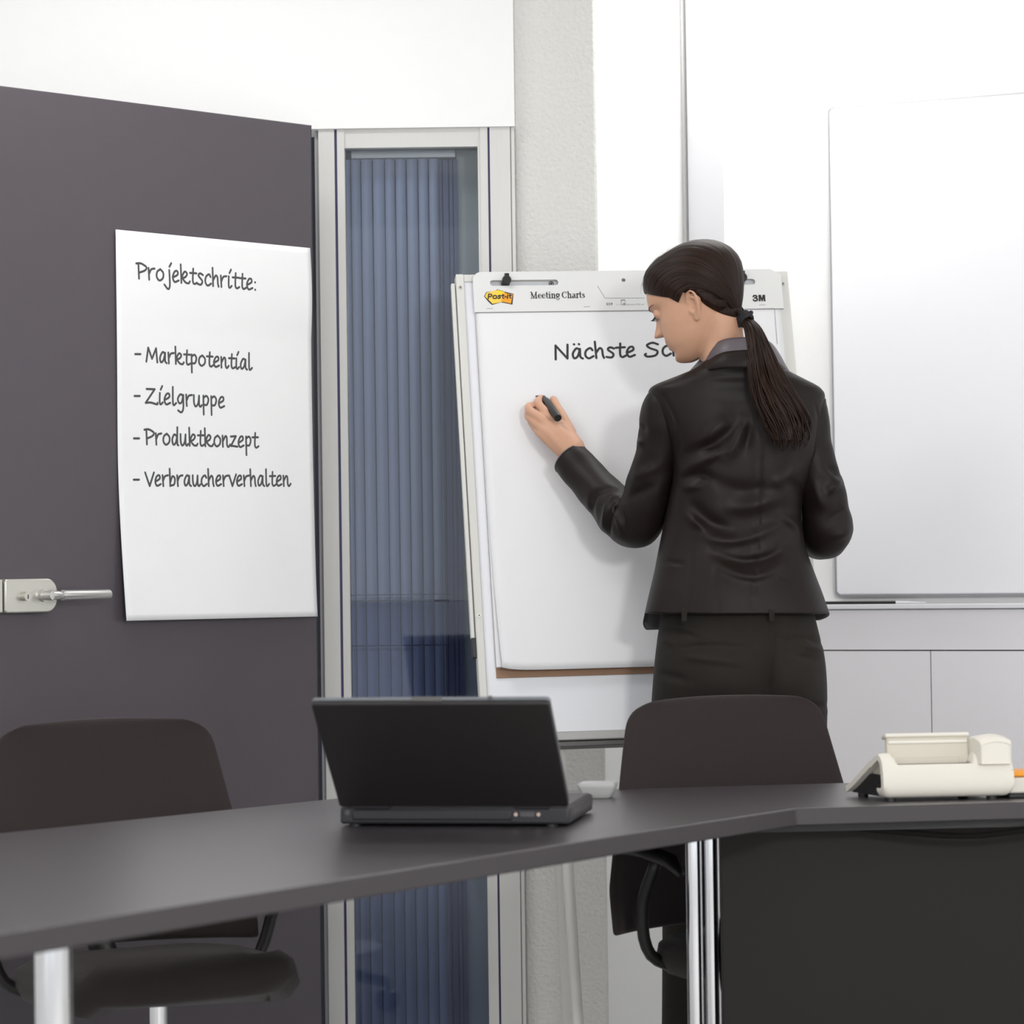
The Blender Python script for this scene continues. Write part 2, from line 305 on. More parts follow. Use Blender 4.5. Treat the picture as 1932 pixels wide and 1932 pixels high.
SERIF = {
 'M': ([('n', [(.25, 0), (.25, 1.45)]), ('k', [(.25, 1.45), (.8, .05)]), ('n', [(.8, .05), (1.35, 1.45)]), ('k', [(1.35, 1.45), (1.35, 0)])], [(.25, 0, .5), (1.35, 0, .55), (.15, 1.45, .35), (1.45, 1.45, .35)], 1.78),
 'e': ([('k', [(.22, .78), (.12, .45), (.26, .12)]), ('n', [(.26, .12), (.5, 0), (.8, .2)]), ('n', [(.15, .55), (.8, .55)]), ('n', [(.8, .55), (.72, .88), (.5, 1), (.22, .78)])], [], .95),
 't': ([('k', [(.3, 1.35), (.3, .2)]), ('n', [(.3, .2), (.42, 0), (.65, .1)]), ('n', [(.05, .97), (.62, .97)])], [], .68),
 'i': ([('k', [(.3, .97), (.3, 0)]), ('k', [(.29, 1.4), (.31, 1.4)])], [(.3, 0, .5), (.2, .97, .25)], .62),
 'n': ([('k', [(.3, .97), (.3, 0)]), ('n', [(.3, .7), (.55, 1), (.75, .95)]), ('k', [(.75, .95), (.85, .7), (.85, 0)])], [(.3, 0, .5), (.85, 0, .5), (.2, .97, .25)], 1.15),
 'g': ([('k', [(.5, 1), (.2, .85), (.2, .5), (.5, .35), (.8, .5), (.8, .85), (.5, 1)]), ('n', [(.35, .35), (.2, .15), (.6, .05), (.9, -.15), (.6, -.4), (.2, -.35), (.15, -.1), (.3, .02)]), ('n', [(.8, .9), (1, .97)])], [], 1.02),
 'C': ([('k', [(.32, 1.22), (.15, .72), (.32, .22)]), ('n', [(.32, .22), (.7, 0), (1.15, .3)]), ('n', [(.32, 1.22), (.7, 1.47), (1.1, 1.2)]), ('n', [(1.12, 1.45), (1.12, 1.05)])], [], 1.32),
 'h': ([('k', [(.3, 1.5), (.3, 0)]), ('n', [(.3, .7), (.55, 1), (.75, .95)]), ('k', [(.75, .95), (.85, .7), (.85, 0)])], [(.3, 0, .5), (.85, 0, .5), (.2, 1.5, .25)], 1.15),
 'a': ([('n', [(.2, .75), (.45, 1), (.7, .85)]), ('k', [(.7, .85), (.7, .15)]), ('n', [(.7, .15), (.85, 0), (.95, .1)]), ('n', [(.7, .6), (.25, .4)]), ('k', [(.25, .4), (.15, .2), (.3, .02)]), ('n', [(.3, .02), (.5, .05), (.7, .25)])], [], .98),
 'r': ([('k', [(.3, .97), (.3, 0)]), ('n', [(.3, .65), (.5, .95)]), ('k', [(.5, .95), (.7, .92)])], [(.3, 0, .5), (.2, .97, .25)], .78),
 's': ([('n', [(.65, .75), (.45, 1), (.2, .8)]), ('k', [(.2, .75), (.65, .3)]), ('n', [(.65, .25), (.4, 0), (.15, .25)])], [], .82), ' ': ([], [], .45)}
def write_serif(mb, s, fn, x0, x1, xh, rad, nrm):
    W = sum(SERIF[c][2] for c in s); k = (x1 - x0) / W; x = 0
    for c in s:
        for kind, st in SERIF[c][0]:
            mb.tube([fn(x0 + (x + p[0]) * k, p[1] * xh) for p in catmull(st, 5)], rad * (TK if kind == 'k' else TN), 8, flat=(nrm, 0.15), round_ends=True)
        for sx, sy, w in SERIF[c][1]:
            mb.tube([fn(x0 + (x + sx - w / 2) * k, sy * xh), fn(x0 + (x + sx + w / 2) * k, sy * xh)], rad * TN, 8, flat=(nrm, 0.2), round_ends=True)
        x += SERIF[c][2]
def print_text(mb, s, fn, x0, x1, h, bold=0.0, shear=0.0, nrm=None, lift=0.0):
    """upright printed lettering from the built-in font, fitted to x0..x1 with cap height h."""
    cu = bpy.data.curves.new('lettering', 'FONT'); cu.body = s; cu.size = 1; cu.offset = bold; cu.shear = shear; cu.resolution_u = 3
    o = bpy.data.objects.new('lettering', cu); COL.objects.link(o); bpy.context.view_layer.update()
    me = bpy.data.meshes.new_from_object(o.evaluated_get(bpy.context.evaluated_depsgraph_get()))
    V = np.array([v.co[:] for v in me.vertices]); fs = [tuple(p.vertices) for p in me.polygons]
    bpy.data.objects.remove(o); bpy.data.curves.remove(cu); bpy.data.meshes.remove(me)
    a, b = V[:, 0].min(), V[:, 0].max(); sy = h / 0.72
    mb.add([np.asarray(fn(x0 + (v[0] - a) / (b - a) * (x1 - x0), v[1] * sy)) + (np.asarray(nrm) * lift if nrm is not None else 0) for v in V], fs)

# ------------------------------------------------------------------ room shell
XR = np.array([1.0, 0, 0]); YA = np.array([0, 1.0, 0]); ZU = np.array([0, 0, 1.0])
struct(obj('floor', MB().box((0, 3.6, -0.05), (6.4, 9.2, 0.1)), 'floor'))
struct(obj('ceiling', MB().box((0, 3.6, 2.75), (6.4, 9.2, 0.1)), 'ceiling'))
struct(obj('wall_left', MB().box((-3.15, 4.6, 1.35), (0.1, 7.2, 2.7)), 'white_wall'))
struct(obj('wall_right', MB().box((3.15, 4.6, 1.35), (0.1, 7.2, 2.7)), 'white_wall'))

YP = 6.22                                                    # plane of the glazed partition
def vpost(name, px0, px1, y0, y1, m, z0=0.0, z1=1.985, ref=700):
    a, b = at(px0, ref, y0)[0], at(px1, ref, y0)[0]
    return MB().box(((a + b) / 2, (y0 + y1) / 2, (z0 + z1) / 2), (b - a, y1 - y0, z1 - z0))
def px_at(px, ref, Y): return at(px, ref, Y)[0]
# frame left of the glass (hinge side of the door) and right of it: aluminium profiles with a blue gasket
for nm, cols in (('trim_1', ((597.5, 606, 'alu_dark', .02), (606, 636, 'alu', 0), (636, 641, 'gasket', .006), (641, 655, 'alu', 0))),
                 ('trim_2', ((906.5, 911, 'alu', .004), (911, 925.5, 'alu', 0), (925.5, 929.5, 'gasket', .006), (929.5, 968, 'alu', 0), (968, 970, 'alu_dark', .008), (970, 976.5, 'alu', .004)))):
    mb = MB(); mats = []
    for a, b, m, dy in cols:
        if m not in mats: mats.append(m)
        mb.mi = mats.index(m); xa, xb = px_at(a, 700, YP), px_at(b, 700, YP)
        mb.box(((xa + xb) / 2, YP + 0.03 + dy / 2, 1.035), (xb - xa, 0.06 - dy, 2.07))
    struct(obj(nm, mb, mats))
xg0, xg1 = px_at(655, 700, YP), px_at(906.5, 700, YP)
struct(obj('trim_3', MB().box(((xg0 + xg1) / 2, YP + 0.03, 2.05), (xg1 - xg0, 0.05, 0.04)), 'alu'))
zs = at(750, 1135, YP)[2]
mbp = MB().box(((xg0 + xg1) / 2, YP + 0.035, (zs + 2.03) / 2), (xg1 - xg0, 0.006, 2.03 - zs))
w1 = struct(obj('window_1', mbp, 'glass'))
w2 = struct(obj('window_2', MB().box(((xg0 + xg1) / 2, YP + 0.035, zs / 2), (xg1 - xg0, 0.006, zs - 0.002)), 'glass_low'))
# wall above the frames, hallway behind the glass
struct(obj('wall_above_door', MB().box(((-3.1 + xg1 + .08) / 2, YP + 0.05, 2.385), (3.1 + xg1 + .08, 0.12, 0.63)), 'white_wall'))
xh0, xh1 = xg0 - 0.30, xg1 + 0.08
struct(obj('wall_hallway', MB().box(((xh0 + xh1) / 2, YP + 0.62, 1.2), (xh1 - xh0 + 0.2, 0.04, 2.4)), 'hall'))
rc0 = px_at(866, 700, YP + 0.12)
struct(obj('wall_recess', MB().box(((rc0 + xg1 + 0.02) / 2, YP + 0.15, 1.03), (xg1 + 0.02 - rc0, 0.03, 2.06)), 'recess'))

# vertical slats behind the glass
bl = thing('vertical_blind', (px_at(760, 700, YP + 0.1), YP + 0.1, 0.0), 'blue-grey vertical slat blind hanging behind the glass panel beside the dark door', 'blind')
yb = YP + 0.10
edges = [655, 666, 685, 707, 730, 750, 771, 793, 813, 832]
for a, b in zip(edges[:-1], edges[1:]):
    xa, xb = px_at(a, 700, yb), px_at(b, 700, yb); w = xb - xa; mb = MB(); prof = []
    for t in np.linspace(0, 1, 9):
        prof.append((xa + w * 0.06 + t * w * 0.92, yb + 0.006 * (1 - 4 * (t - .5) ** 2) * -1 + 0.007 * t))
    mb.loft([[(p[0], p[1], z) for p in prof] + [(p[0], p[1] + 0.0015, z) for p in prof[::-1]] for z in (0.02, 2.018)])
    obj('slat', mb, 'slat', bl, smooth=True, auto=40)
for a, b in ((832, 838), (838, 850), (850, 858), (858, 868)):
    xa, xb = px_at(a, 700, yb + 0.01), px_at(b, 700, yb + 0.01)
    obj('slat', MB().box(((xa + xb) / 2, yb + 0.02, 1.018), (xb - xa - 0.0015, 0.012, 2.0), (unit((1, .25 * (-1) ** int(a), 0)), unit((-.25 * (-1) ** int(a), 1, 0)), ZU)), 'slat_shaded', bl)
obj('head_rail', MB().box(((xg0 + xg1) / 2 - 0.02, yb + 0.01, 2.032), (xg1 - xg0 - 0.06, 0.04, 0.024)), 'alu', bl)
# transom lines on the glass
za, zb = at(750, 1125, YP)[2], at(750, 1219, YP)[2]
xt1 = px_at(843, 700, YP)
tr = MB(); tr.mi = 0
tr.box(((xg0 + xt1) / 2, YP + 0.05, zs + 0.0015), (xt1 - xg0, 0.02, 0.0022)); tr.box(((xg0 + xt1) / 2, YP + 0.05, za + 0.003), (xt1 - xg0, 0.012, 0.0016)); tr.box(((xg0 + xt1) / 2, YP + 0.05, zb), (xt1 - xg0, 0.012, 0.002))
tr.box((px_at(828, 700, YP), YP + 0.028, zs), (0.034, 0.008, 0.0042))
struct(obj('trim_4', tr, 'rail_dark'))

# plaster pillar, bright wall, corner strip, panels of the right-hand wall
xp0, xp1 = px_at(975.5, 700, YP + 0.03), px_at(1132, 700, YP + 0.03)
pil = MB(); pil.box(((xp0 + xp1) / 2, YP + 0.13, 1.35), (xp1 - xp0, 0.2, 2.7)); struct(obj('wall_pillar', pil, 'plaster', bevel=0.006))
YB = 6.75
xb0, xb1 = xp1 - 0.05, px_at(1297, 700, YB)
struct(obj('wall_back', MB().box(((xb0 + xb1) / 2, YB + 0.05, 1.35), (xb1 - xb0, 0.1, 2.7)), 'white_wall'))
struct(obj('wall_return', MB().box((xp1 - 0.02, (YP + 0.2 + YB) / 2, 1.35), (0.04, YB - YP - 0.2, 2.7)), 'white_wall'))
# right-hand wall runs at an angle, its right end nearer
ang = math.radians(-24); dr = np.array([math.cos(ang), math.sin(ang), 0]); nr = np.array([math.sin(ang), -math.cos(ang), 0])   # nr faces the room
PR = np.array([xb1, YB, 0.0])
def onr(px, py, off=0.0): return onplane(px, py, PR + nr * off, nr)
def rs(p): return float(np.dot(np.asarray(p) - PR, dr))
AXR = (dr, -nr, ZU)
def rbox(mb, s0, s1, z0, z1, d0, d1):
    """box on the angled wall: from s0 to s1 along it, d0..d1 out of the wall"""
    return mb.box(PR + dr * (s0 + s1) / 2 + nr * (d0 + d1) / 2 + ZU * (z0 + z1) / 2, (s1 - s0, d1 - d0, z1 - z0), AXR)
s_strip0, s_strip1 = rs(onr(1290, 420)), rs(onr(1296.5, 420)); s_pan = rs(onr(1366, 420)); s_wb = rs(onr(1574.5, 700))
zl = onr(1740, 1139, .03)[2]; SEND = 2.6
struct(obj('wall_right_angled', rbox(MB(), -0.02, SEND, 0, 2.7, -0.1, 0), 'white_wall'))
struct(obj('trim_5', rbox(MB(), 0.0, s_strip1 - s_strip0, zl, 2.68, 0, 0.02), 'tray', bevel=0.004))
struct(obj('trim_6', rbox(MB(), s_strip1 - s_strip0 + 0.002, s_pan, zl, 2.68, 0, 0.006), 'grey_panel'))

# large whiteboard with a thin grey frame, its grey also standing in for the shadow edge
zw0 = onr(1740, 1121, .03)[2]; zw1 = 2.16; sw1 = 2.2
wb = thing('whiteboard', PR + dr * (s_wb + sw1) / 2 + nr * 0.015 + ZU * zw0, 'large blank whiteboard on the right wall above the grey cupboards', 'whiteboard')
def wplate(s0, s1, z0, z1, r, d0, d1):
    mb = MB(); pl = [PR + dr * ((s0 + s1) / 2 + p[0]) + ZU * ((z0 + z1) / 2 + p[1]) + nr * d0 for p in rrect(s1 - s0, z1 - z0, r, 5)]
    return mb.prism(pl, nr * (d1 - d0))
obj('frame', wplate(s_wb, sw1, zw0 - .006, zw1, .012, 0.002, .024), 'board_edge', wb, bevel=.003)
obj('writing_surface', wplate(s_wb + .006, sw1 - .006, zw0, zw1 - .006, .010, .02, .030), 'board', wb, bevel=.003)

# ledge and built-in cupboards
z1226 = onr(1757, 1227, .04)[2]; sv = rs(onr(1758, 1300, .04))
cab = thing('cupboard', PR + dr * (SEND / 2) + nr * 0.02, 'light grey built-in cupboard front along the right wall under the whiteboard', 'cupboard')
obj('carcass', rbox(MB(), 0.03, SEND, 0, zl - .012, 0.001, 0.03), 'gap', cab)
obj('fascia', rbox(MB(), 0.03, SEND, z1226 + .0015, zl - .013, 0.028, 0.045), 'cab', cab)
obj('door', rbox(MB(), 0.03, sv - .0012, 0.06, z1226 - .0015, 0.028, 0.045), 'cab', cab)
obj('door', rbox(MB(), sv + .0012, SEND, 0.06, z1226 - .0015, 0.028, 0.045), 'cab', cab)
obj('plinth', rbox(MB(), 0.03, SEND, 0.0, 0.058, 0.020, 0.035), 'cab', cab)
obj('ledge', rbox(MB(), 0.03, SEND, zl - .011, zl, 0.001, 0.06), 'ledge', cab, bevel=.002)
# black pointer with a white tip lying on the ledge
sp1 = rs(onr(1690, 1134, .05)); sp2 = rs(onr(1746, 1134, .05)); zp = zl + .0036
pt = thing('pointer_stick', PR + dr * (sp1 - .3) + nr * .05 + ZU * zl, 'thin black stick with white tapered tip lying on the ledge under the whiteboard', 'stick')
obj('shaft', MB().tube([PR + dr * (sp1 - .75) + nr * .048 + ZU * zp, PR + dr * sp1 + nr * .048 + ZU * zp], [.0034, .0034], 12), 'black', pt, smooth=True, auto=40)
obj('tip', MB().tube([PR + dr * sp1 + nr * .048 + ZU * zp, PR + dr * sp2 + nr * .048 + ZU * (zp - .001)], [.0034, .0012], 12), 'ledge', pt, smooth=True, auto=40)

# ------------------------------------------------------------------ open door, lock and hung sheet
TLs = at(218, 433, 5.66)
dd = np.array([math.sqrt(.5), math.sqrt(.5), 0]); dn = np.array([math.sqrt(.5), -math.sqrt(.5), 0])
D0 = TLs - dn * 0.004
def ond(px, py, off=0.0): return onplane(px, py, D0 + dn * off, dn)
s1d = np.dot(ond(592, 700) - D0, dd); s0d = -0.62
mid = D0 + dd * (s0d + s1d) / 2
door = MB().box((mid[0] - dn[0] * .02, mid[1] - dn[1] * .02, 1.03), (s1d - s0d, .04, 2.04), (dd, -dn, ZU))
dr1 = struct(obj('door_1', door, 'door', bevel=.002))
e = D0 + dd * (s1d + .0018)
obj('edge_seal', MB().box((e[0] - dn[0] * .02, e[1] - dn[1] * .02, 1.03), (.0035, .036, 2.04), (dd, -dn, ZU)), 'door_edge', dr1)

lk = ond(56, 1123); LS = np.dot(lk - D0, dd)
def dpt(s, z, off): return D0 * np.array([1, 1, 0]) + dd * s + ZU * z + dn * off
c0 = ond(8, 1123, .02); c1 = ond(108, 1123, .02); sa, sb = np.dot(c0 - D0, dd), np.dot(c1 - D0, dd); zt, zbm = ond(50, 1092, .02)[2], ond(50, 1156, .02)[2]; zc = (zt + zbm) / 2; hh = zt - zbm
lock = obj('lock_case', MB(), 'steel', dr1) if False else None
prof = []
for t in np.linspace(90, -90, 15): prof.append((sb - hh * .38 + hh * .38 * math.cos(math.radians(t)), zc + (hh / 2) * (abs(math.sin(math.radians(t))) ** .8) * (1 if t > 0 else -1)))
prof += [(sa + .004, zbm), (sa, zbm + .004), (sa, zt - .004), (sa + .004, zt)]
lock = obj('lock_case', MB().prism([dpt(p[0], p[1], .0005) for p in prof], dn * .022), 'steel', dr1, bevel=.0025)
obj('latch_box', MB().box(dpt(sa - .022, zc, .010), (.040, .018, hh * .98), (dd, -dn, ZU)), 'steel', dr1, bevel=.002)
kc = ond(49, 1124, .03); ks = np.dot(kc - D0, dd)
cyl = MB(); cyl.cyl(dpt(ks, zc - .001, .02), dpt(ks, zc - .001, .037), .0085); cy = obj('lock_cylinder', cyl, 'steel', lock, smooth=True, auto=40)
obj('keyhole', MB().box(dpt(ks, zc - .002, .0372), (.0018, .0008, .008), (dd, -dn, ZU)), 'black', lock)
rc = ond(86, 1124, .03); rs_ = np.dot(rc - D0, dd)
lev = MB(); lev.cyl(dpt(rs_, zc, .022), dpt(rs_, zc, .030), .0125, .0115); lev.cyl(dpt(rs_, zc, .028), dpt(rs_, zc, .058), .0095, .0095)
obj('rosette', lev, 'lever', lock, smooth=True, auto=40)
e1 = np.dot(ond(118, 1124, .055) - D0, dd); e2 = np.dot(ond(207, 1125, .055) - D0, dd)
obj('lever_neck', MB().tube([dpt(rs_ - .004, zc, .055), dpt(rs_ + .008, zc, .055), dpt(e1, zc, .055)], [.0092, .0092, .0062], 20), 'lever', lock, smooth=True, auto=50)
obj('lever_grip', MB().tube([dpt(e1, zc, .055), dpt(e2 - .003, zc - .0003, .055), dpt(e2, zc - .0003, .055)], [.0098, .0098, .0085], 24), 'lever', lock, smooth=True, auto=50)

# sheet of chart paper on the door, its lower corner lifting off
TRs = ond(585, 468, .004); SWd = np.dot(TRs - TLs, dd); ztl, ztr = TLs[2], TRs[2]
zbl, zbr = ond(228, 1171, .004)[2], ond(592, 1163, .004)[2]
def sheet(u, v):
    """u: 0..1 across, v: 0..1 down"""
    z = (ztl + (ztr - ztl) * u) * (1 - v) + (zbl + (zbr - zbl) * u) * v
    lift = .003 + .020 * max(0, v - .55) ** 2 / .2025 * (1 - .45 * u) + .0022 * math.sin(v * 9 + u * 2) * (0.3 + abs(u - .5)) * v + .004 * u * math.sin(min(1, v * 4) * math.pi) 
    s = SWd * u * (1 + 0 * v); p = TLs * np.array([1, 1, 0]) + dd * s + dn * (lift - .003); p[2] = z - .006 * lift; return p
NU, NV = 40, 60
mb = MB(); mb.add([sheet(i / NU, j / NV) for j in range(NV + 1) for i in range(NU + 1)], [(j * (NU + 1) + i, j * (NU + 1) + i + 1, (j + 1) * (NU + 1) + i + 1, (j + 1) * (NU + 1) + i) for j in range(NV) for i in range(NU)])
sh = thing('paper_sheet', sheet(.5, 1) * np.array([1, 1, 1.0]), 'white chart sheet with handwritten list stuck to the dark door', 'sheet')
obj('paper', mb, 'paper2', sh, smooth=True, solid=.0004)
def sheet_uv(px, py):
    p = ond(px, py, .006); s = np.dot(p - TLs, dd); u = s / SWd
    zt_, zb_ = ztl + (ztr - ztl) * u, zbl + (zbr - zbl) * u
    return u, (zt_ - p[2]) / (zt_ - zb_)
def line_on_sheet(text, pa, pb, xh_px, rad):
    ua, va = sheet_uv(*pa); ub, vb = sheet_uv(*pb); H = ztl - zbl
    xh = xh_px / 735.0
    mbt = MB()
    fn = lambda u, v: sheet(u, -v) + dn * .0006
    write(mbt, text, fn, ua, ub, xh, rad, dn, -va, -vb)
    return mbt
for text, pa, pb, xh in (('Projektschritte:', (258, 525), (482, 548), 22.0), ('-', (256, 679), (266, 679), 20), ('Marktpotential', (277, 682), (476, 698), 20.5), ('-', (255, 758), (265, 758), 20), ('Zielgruppe', (276, 761), (425, 770), 21.5),
                         ('-', (254, 838), (264, 838), 20), ('Produktkonzept', (274, 838), (487, 845), 21.5), ('-', (253, 916), (263, 916), 20), ('Verbraucherverhalten', (275, 917), (547, 917), 20.5)):
    obj('handwriting', line_on_sheet(text, pa, pb, xh, .0022), 'ink2', sh)

# ------------------------------------------------------------------ flip chart easel and pad
corn = [(891, 514), (1472, 508), (1531, 1259), (928, 1277)]; RY = [ray(*q) for q in corn]; T0 = 6.0
tt = np.linalg.solve(np.stack([-RY[1], RY[2], -RY[3]], 1), -T0 * RY[0])
Ptl, Ptr, Pbr, Pbl = CAM + RY[0] * T0, CAM + RY[1] * tt[0], CAM + RY[2] * tt[1], CAM + RY[3] * tt[2]
ea = unit(Ptr - Ptl); eb = Pbl - Ptl; eb = unit(eb - ea * np.dot(ea, eb)); en = np.cross(ea, eb); en = en if en[1] < 0 else -en
def onp(px, py, off=0.0): return onplane(px, py, Ptl + en * off, en)
def pl(p): d = np.asarray(p) - Ptl; return np.array([d @ ea, d @ eb])
def pp(x, y, off=0.0): return Ptl + ea * x + eb * y + en * off
PW, PH = np.linalg.norm(Ptr - Ptl), np.linalg.norm(Pbl - Ptl)
q = lambda px, py, off=0.0: pl(onp(px, py, off))
OB = -.016                                                   # front face of the easel board
btl, btr, bbl, bbr = q(862, 519, OB), q(1488, 514, OB), q(906, 1392, OB), q(1559, 1376, OB)
bx0, bx1, by0, by1 = (btl[0] + bbl[0]) / 2, (btr[0] + bbr[0]) / 2, btl[1], bbl[1]
AXP = (ea, eb, en)
def pbox(mb, x0, x1, y0, y1, o0, o1): return mb.box(pp((x0 + x1) / 2, (y0 + y1) / 2, (o0 + o1) / 2), (x1 - x0, y1 - y0, o1 - o0), AXP)
foot = pp((bx0 + bx1) / 2, by1 + .6); 
ez = thing('flipchart_easel', (foot[0], foot[1] + .2, 0), 'white flip chart easel tilted back in front of the plaster pillar', 'easel')
pw = .026
obj('board', pbox(MB(), bx0 + .004, bx1 - .004, by0 + .004, by1, OB - .016, OB), 'easel_board', ez, bevel=.002)
for x0, x1 in ((bx0, bx0 + pw * .62), (bx1 - pw, bx1)):
    pst = obj('side_profile', pbox(MB(), x0, x1, by0, by1 + .012, OB - .022, OB + .006), 'easel', ez, bevel=.002)
    for yy in (q(871, 539)[1], q(902, 1159)[1]):
        xm = (x0 + x1) / 2; w = MB(); w.cyl(pp(xm, yy, OB + .0055), pp(xm, yy, OB + .0072), .0042, .0038); w.mi = 1; w.cyl(pp(xm, yy, OB + .0072), pp(xm, yy, OB + .0078), .0015, n=8)
        obj('screw', w, ['steel', 'black'], pst, smooth=True, auto=40)
obj('top_profile', pbox(MB(), bx0 + pw * .62, bx1 - pw, by0, by0 + .016, OB - .018, OB + .003), 'easel', ez, bevel=.002)
ymid = q(893, 1232)[1]; armx = bx0 - .0055
arm = obj('extension_arm', pbox(MB(), armx - .004, armx + .004, q(861, 528)[1], ymid - .035, OB - .018, OB - .004), 'easel', ez, bevel=.0015)
obj('end_cap', pbox(MB(), armx - .003, armx + .0065, ymid - .035, ymid + .005, OB - .018, OB - .003), 'black', arm, bevel=.001)
tb = obj('tray', pbox(MB(), bx0 + .0, bx1 - .014, by1 - .004, by1 + .014, OB - .02, OB + .018), 'tray', ez, bevel=.002)
obj('tray_lip', pbox(MB(), bx0 + .002, bx1 - .016, by1 + .0145, by1 + .026, OB - .018, OB + .012), 'tray_dark', tb, bevel=.002)
# legs: two front legs going on down, one splayed rear leg pair
def zfloor(p, d): return p + d * (-p[2] / d[2])
for x, sx in ((bx0 + .16, .0), (bx1 - .16, .0)):
    a = pp(x, by1 - .10, OB - .028); g = zfloor(a, eb); lg = obj('leg', MB().tube([a, g + ZU * .012], [.011, .011], 16), 'easel', ez, smooth=True, auto=40)
    obj('rubber_foot', MB().cyl(g + ZU * .012 - (g - a) / np.linalg.norm(g - a) * .01, g + ZU * .0, .014), 'black', lg, smooth=True, auto=40)
for x, dx in ((bx0 + .16, .05), (bx1 - .16, -.05)):
    a = pp(x, by0 + .30, OB - .034); g = np.array([a[0] + dx, a[1] + .16, 0.0]); lg = obj('leg', MB().tube([a, g + ZU * .012], [.011, .011], 16), 'easel', ez, smooth=True, auto=40)
    obj('rubber_foot', MB().cyl(g + ZU * .016, g, .013), 'black', lg, smooth=True, auto=40)
yb1 = q(1065, 1400)[1]
hooks = []
for hx in (q(955, 530)[0], q(1400, 530)[0]):
    hy = q(955, 531)[1]; mb = MB(); mb.cyl(pp(hx, hy, OB - .002), pp(hx, hy, .012), .0088, n=24); mb.cyl(pp(hx, hy, .010), pp(hx, hy, .013), .0095, .0085, n=24); pbox(mb, hx - .0035, hx + .0055, hy - .0145, hy - .004, .004, .010)
    obj('hook', mb, 'black', ez, smooth=True, auto=35)

pad = thing('chart_pad', pp(PW / 2, PH, .002), 'pad of white chart paper with printed header strip hanging on the tilted easel', 'paper pad')
zy0 = q(893, 590)[1]; HT = zy0
# backing card, stack of sheets, top sheet with handwriting
obj('backing_board', pbox(MB(), .003, PW, HT - .012, PH, -.0145, -.0125), 'kraft', pad)
ybot = q(1100, 1262)[1]
hb = .078
st = MB(); pbox(st, .003, PW - .006, HT - .016, PH - .020, -.012, -.002); obj('sheets', st, 'paper', pad)
def top_sheet(x, y):
    f = max(0, (y - .55 * PH) / (.45 * PH)); o = .0006 + .010 * f ** 2 * (math.exp(-x / .05)) + .002 * f; return pp(x + .010 * f ** 2 * math.exp(-x / .12), y, o)
mb = MB(); NU, NV = 36, 48; xs = np.linspace(.004, PW - .008, NU + 1); ys = np.linspace(zy0 - .01, ybot, NV + 1)
mb.add([top_sheet(x, y - .006 * math.exp(-x / .02) * (j / NV)) for j, y in enumerate(ys) for x in xs], [(j * (NU + 1) + i, j * (NU + 1) + i + 1, (j + 1) * (NU + 1) + i + 1, (j + 1) * (NU + 1) + i) for j in range(NV) for i in range(NU)])
obj('top_sheet', mb, 'paper', pad, smooth=True, solid=.0003)
# header card with two slots and a round hole
hdr = bmesh.new()
sl0, sl1, sy = q(924, 532)[0], q(1053, 532)[0], q(985, 534)[1]; rsl = .0062
tr0, tr1 = q(1330, 526)[0], q(1424, 526)[0]; hcx, hcy = q(1176, 529); HT = zy0
outer = [(r[0] + PW / 2, r[1]) for r in []]
rad = .018
oc = [(rad + rad * math.cos(a), rad - rad * math.sin(a)) for a in np.radians(np.linspace(180, 90, 8))] + [(PW - .022, 0), (PW - .0, .012), (PW, HT), (0, HT)]
sy2 = q(1424, 532)[1]
def slot(x0, x1, y, r): return [(x1 - r + r * math.cos(a), y + r * math.sin(a)) for a in np.radians(np.linspace(-90, 90, 9))] + [(x0 + r + r * math.cos(a), y + r * math.sin(a)) for a in np.radians(np.linspace(90, 270, 9))]
loops = [oc, slot(sl0, sl1, sy, rsl), slot(tr0, tr1, sy2, rsl), [(hcx + .0042 * math.cos(a), hcy + .0042 * math.sin(a)) for a in np.linspace(0, 2 * math.pi, 20, endpoint=False)]]
es = []
for lp in loops:
    vs = [hdr.verts.new(pp(x, y, .002)) for x, y in lp]; es += [hdr.edges.new((vs[i], vs[(i + 1) % len(vs)])) for i in range(len(vs))]
bmesh.ops.triangle_fill(hdr, use_beauty=True, use_dissolve=False, edges=es, normal=Vector(en))
hdr.verts.index_update(); hm = MB(); hm.add([v.co[:] for v in hdr.verts], [tuple(v.index for v in f.verts) for f in hdr.faces]); hdr.free()
head = obj('header_card', hm, 'card', pad, solid=.0012)
fl = MB(); pbox(fl, 0.0005, PW - .0005, HT - .0005, HT + .0012, .0003, .0022); obj('header_fold', fl, 'print_grey', pad)
pfn = lambda x, y, o=.0024: pp(x, y, o)
# printed lettering on the header
mb = MB(); (x0, y0), (x1, _) = q(1001, 563.5), q(1104, 562.5)
ys_ = (q(1104, 562.5)[1] - y0); write_serif(mb, 'Meeting Charts', lambda x, v: pfn(x, y0 - v + ys_ * (x - x0) / (x1 - x0)), x0, x1, .0092, .00115, en); obj('printed_title', mb, 'print', head)
mb = MB(); (x0, y3), (x1, _) = q(1420.5, 569.5), q(1444, 569.5); 
e3 = lambda u, v: pfn(x0 + (x1 - x0) * u, y3 - .0145 * v)
for st_, rr in (([(.04, .74), (.12, .9), (.26, .88), (.33, .73), (.24, .57), (.15, .54)], .0017), ([(.15, .54), (.26, .5), (.36, .3), (.26, .12), (.12, .1), (.03, .26)], .0017)): mb.tube([e3(*p) for p in catmull(st_, 6)], rr, 8, flat=(en, .1), round_ends=True)
for poly_ in ([(.46, 0), (.60, 0), (.60, 1), (.46, 1)], [(.86, 0), (1, 0), (1, 1), (.86, 1)], [(.58, 1), (.58, .45), (.70, 0), (.76, 0), (.88, .45), (.88, 1), (.80, 1), (.73, .5), (.66, 1)]): mb.prism([e3(*p) for p in poly_], en * .00015)
obj('printed_emblem', mb, 'print', head)
